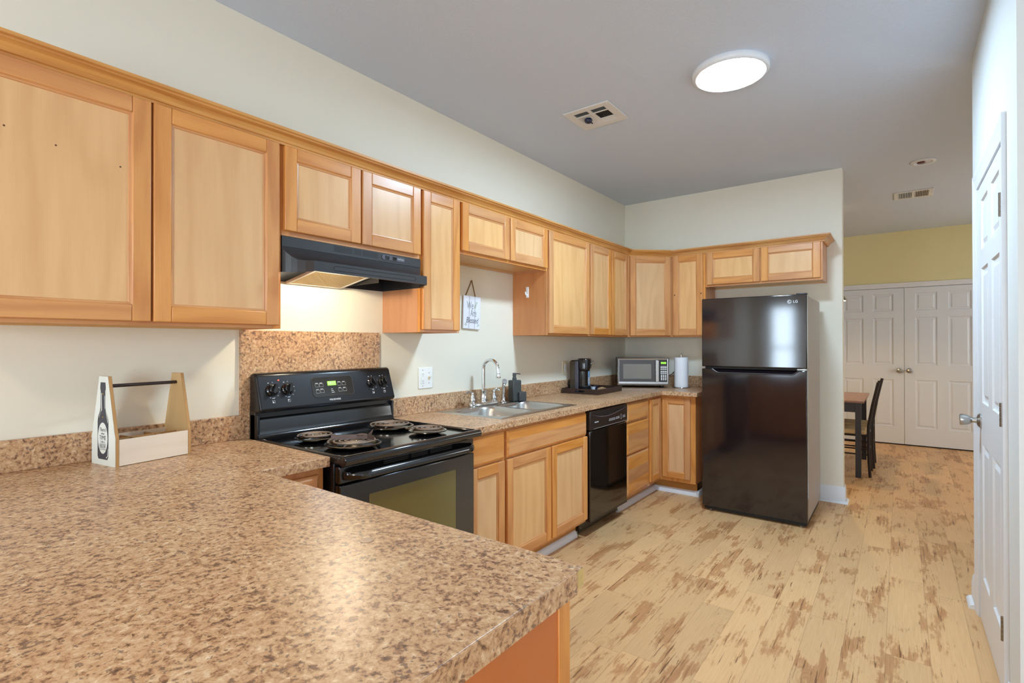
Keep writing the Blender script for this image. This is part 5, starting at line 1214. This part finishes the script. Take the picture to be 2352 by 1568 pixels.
def register(label, x, y, sx, sy, style):
    r = thing('ceiling_vent', label, 'vent', (x, y, H))
    m = MB(); z1, z0 = 0.0, -0.008
    if style == 'square':
        a = 0.052; xs = [-sx/2, -sx/2+a, -0.012, 0.012, sx/2-a, sx/2]; ys = [-sy/2, -sy/2+a*0.9, -0.055, -0.045, 0.045, 0.055, sy/2-a*0.9, sy/2]
        hole = lambda i, j: i in (1, 3) and j in (1, 3, 5)
    else:
        xs = [-sx/2, -sx/2+0.035, -0.012, 0.012, sx/2-0.035, sx/2]; ys = [-sy/2, -sy/2+0.03, sy/2-0.03, sy/2]
        hole = lambda i, j: i in (1, 3) and j == 1
    m.cells(xs, ys, lambda i, j: not hole(i, j), z0, z1-0.0005); m.build('frame', M['offwhite'], r, bevel=0.002)
    b = MB(); b.box(xs[1], xs[-2], ys[1], ys[-2], -0.0012, -0.0004); b.build('duct_opening', M['dark_gap'], r, smooth=False)
    s = MB()
    for i in range(len(xs)-1):
        for j in range(len(ys)-1):
            if not hole(i, j): continue
            x0, x1, y0, y1 = xs[i], xs[i+1], ys[j], ys[j+1]
            if style == 'square' and j in (1, 5):
                n = 5; lean = 1 if j == 1 else -1
                for q in range(n):
                    yc = y0+(y1-y0)*(q+0.5)/n; s.add([(x0, yc-0.004*lean, -0.0075), (x1, yc-0.004*lean, -0.0075), (x1, yc+0.003*lean, -0.0015), (x0, yc+0.003*lean, -0.0015)], [(0, 1, 2, 3)])
            else:
                n = 8; lean = 1 if i == 1 else -1
                for q in range(n):
                    xc = x0+(x1-x0)*(q+0.5)/n; s.add([(xc-0.004*lean, y0, -0.0075), (xc-0.004*lean, y1, -0.0075), (xc+0.003*lean, y1, -0.0015), (xc+0.003*lean, y0, -0.0015)], [(0, 1, 2, 3)])
    s.build('louvres', M['offwhite'], r, smooth=False)
    sc = MB()
    for q in (-1, 1):
        for p in (-1, 1): sc.lathe([(0, 0), (0.004, 0), (0.003, -0.002), (0, -0.002)], (q*(sx/2-0.016), p*(sy/2-0.016), -0.008), 10, cap=False)
    sc.build('vent_screw', M['white'], r)
    if style == 'square':
        d = MB(); d.lathe([(0.012, 0), (0.022, -0.004), (0.026, -0.014), (0.020, -0.026), (0.0, -0.030)], (-0.055, 0.0, -0.004), 18); d.tube([(-0.055, 0, -0.014), (-0.04, 0.03, -0.030)], 0.004, 8); tag(d.build('damper_knob', M['navy'], r), 'dark blue damper knob')
register('square white ceiling vent with a dark knob, over the kitchen counter', 0.775, 2.966, 0.318, 0.300, 'square')
register('flat white two-section ceiling vent over the dining area', 2.443, 6.415, 0.305, 0.300, 'flat')
r = thing('recessed_light', 'unlit white recessed eyeball light in the ceiling before the dining area', 'ceiling light', (2.49, 5.315, H))
m = MB(); m.lathe([(0.083, -0.0005), (0.083, -0.006), (0.070, -0.013), (0.060, -0.011), (0.058, -0.002)], (0, 0, 0), 36, cap=False); m.build('trim_ring', M['white'], r, angle=50)
m = MB(); m.lathe([(0.058, -0.0035), (0.03, -0.0030), (0, -0.0030)], (0, 0, 0), 36, cap=False); m.build('baffle', M['white'], r)
m = MB(); m.lathe([(0.030, -0.0035), (0.026, -0.010), (0.010, -0.012), (0, -0.0122)], (-0.012, 0.008, 0), 20, cap=False); tag(m.build('reflector_bulb', M['reddark'], r), 'dark reddish unlit bulb')

# ------------------------------------------------------------------ dining area
r = thing('dining_table', 'small dark-legged dining table with a brown top beyond the end wall', 'table', (1.675, 6.660, 0))
hx, hy = 0.375, 0.545
m = MB(); m.box(-hx, hx, -hy, hy, 0.742, 0.762, 'y'); m.build('tabletop', M['tabletop'], r, bevel=0.003)
m = MB()
for s in (-1, 1):
    m.box(-hx+0.07, hx-0.07, s*(hy-0.055)-0.010, s*(hy-0.055)+0.010, 0.645, 0.742); m.box(s*(hx-0.075)-0.010, s*(hx-0.075)+0.010, -hy+0.07, hy-0.07, 0.645, 0.742)
m.build('apron', M['espresso'], r)
m = MB()
for q in range(3):
    for j in range(2): m.box(0.155+q*0.012, 0.163+q*0.012, -hy+0.0440, -hy+0.0445, 0.68+j*0.02, 0.69+j*0.02)
for q in range(7):
    for j in range(8): m.box(0.135+q*0.009+(j % 2)*0.0045, 0.139+q*0.009+(j % 2)*0.0045, -hy+0.0438, -hy+0.0446, 0.670+j*0.008, 0.674+j*0.008)
m.build('woven_inlay', M['offwhite'], r, smooth=False)
for sx in (-1, 1):
    for sy in (-1, 1):
        m = MB(); cx, cy = sx*(hx-0.052), sy*(hy-0.045); m.box(cx-0.024, cx+0.024, cy-0.024, cy+0.024, 0, 0.742); m.build('leg', M['espresso'], r, bevel=0.002)
def make_chair():
    # faces -x (towards the table); root under the back legs' middle
    r = thing('dining_chair', '', 'chair', (0, 0, 0), 0, 'dining chairs')
    hw = 0.165
    for s in (-1, 1):
        m = MB(); m.tube([(0.012, s*hw, 0.0), (0.0, s*hw, 0.25), (0.0, s*hw, 0.50), (0.035, s*hw, 0.72), (0.082, s*hw, 0.945)], 0.0135, 8); m.build('back_post', M['espresso'], r)
        m = MB(); m.tube([(-0.36, s*hw, 0.0), (-0.352, s*hw, 0.42)], 0.0135, 8); m.build('front_leg', M['espresso'], r)
        m = MB(); m.tube([(-0.355, s*hw, 0.22), (0.0, s*hw, 0.22)], 0.008, 6); m.tube([(-0.355, s*hw, 0.41), (0.0, s*hw, 0.41)], 0.012, 6); m.build('side_rail', M['espresso'], r)
    m = MB(); m.tube([(-0.355, -hw, 0.26), (-0.355, hw, 0.26)], 0.008, 6); m.tube([(0.0, -hw, 0.26), (0.0, hw, 0.26)], 0.008, 6); m.tube([(0.0, -hw, 0.43), (0.0, hw, 0.43)], 0.01, 6); m.build('stretcher', M['espresso'], r)
    m = MB(); m.box(-0.375, -0.016, -0.185, 0.185, 0.42, 0.468); m.build('seat_cushion', M['cushion'], r, bevel=0.014, seg=3)
    m = MB()
    for z0, z1 in ((0.855, 0.925), (0.555, 0.60)):
        x0 = lambda z: 0.035+(z-0.72)*0.2089 if z > 0.72 else (z-0.5)*0.159
        m.add([(x0(z0)-0.008, -hw, z0), (x0(z0)-0.008, hw, z0), (x0(z1)-0.008, hw, z1), (x0(z1)-0.008, -hw, z1), (x0(z0)+0.008, -hw, z0), (x0(z0)+0.008, hw, z0), (x0(z1)+0.008, hw, z1), (x0(z1)+0.008, -hw, z1)], [(0, 3, 2, 1), (4, 5, 6, 7), (0, 1, 5, 4), (1, 2, 6, 5), (2, 3, 7, 6), (3, 0, 4, 7)])
    m.build('back_rail', M['espresso'], r)
    for y in (-0.09, -0.03, 0.03, 0.09):
        m = MB(); m.tube([(0.014, y, 0.585), (0.034, y, 0.72), (0.064, y, 0.860)], 0.009, 6); m.build('back_slat', M['espresso'], r)
    return r
def copy_tree(o, parent=None):
    c = o.copy(); COL.objects.link(c); c.parent = parent
    for ch in list(o.children): copy_tree(ch, c)
    return c
ch = make_chair(); spots = [(2.078, 6.392, 0, 'dark slat-back dining chair with a tan seat, tucked in nearest the kitchen'),
         (2.092, 6.865, 0, 'dark slat-back dining chair, second from the kitchen on the near side of the table'),
         (1.272, 6.392, math.pi, 'dark slat-back dining chair on the far left side of the dining table')]
for i, (x, y, a, lab) in enumerate(spots):
    c = ch if i == 0 else copy_tree(ch)
    c.location = (x, y, 0); c.rotation_euler = (0, 0, a); c['label'] = lab
r = thing('pendant_lamp', 'lit metal dome pendant lamp over the dining table', 'lamp', (1.685, 6.62, H))
m = MB(); m.tube([(0, 0, 0), (0, 0, -0.83)], 0.004, 8); m.build('cord', M['black_pl'], r)
m = MB(); m.lathe([(0.06, -0.0005), (0.06, -0.02), (0.02, -0.03), (0, -0.03)], (0, 0, 0), 24, cap=False); m.build('canopy', M['shade'], r)
m = MB(); dome = [(0.022, -0.80), (0.030, -0.84), (0.055, -0.862), (0.11, -0.895), (0.155, -0.935), (0.182, -0.985), (0.186, -1.003)]
m.lathe(dome, (0, 0, 0), 40, cap=False); m.build('shade', M['shade'], r, angle=60)
m = MB(); m.lathe([(a-0.003, b-0.003) for a, b in dome], (0, 0, 0), 40, cap=False); m.build('shade_lining', M['shadein'], r, angle=60)
m = MB(); m.lathe([(0, -0.86), (0.014, -0.865), (0.02, -0.90), (0.032, -0.94), (0.028, -0.965), (0, -0.975)], (0, 0, 0), 20, cap=False); tag(m.build('bulb', M['pendbulb'], r), 'lit warm bulb')
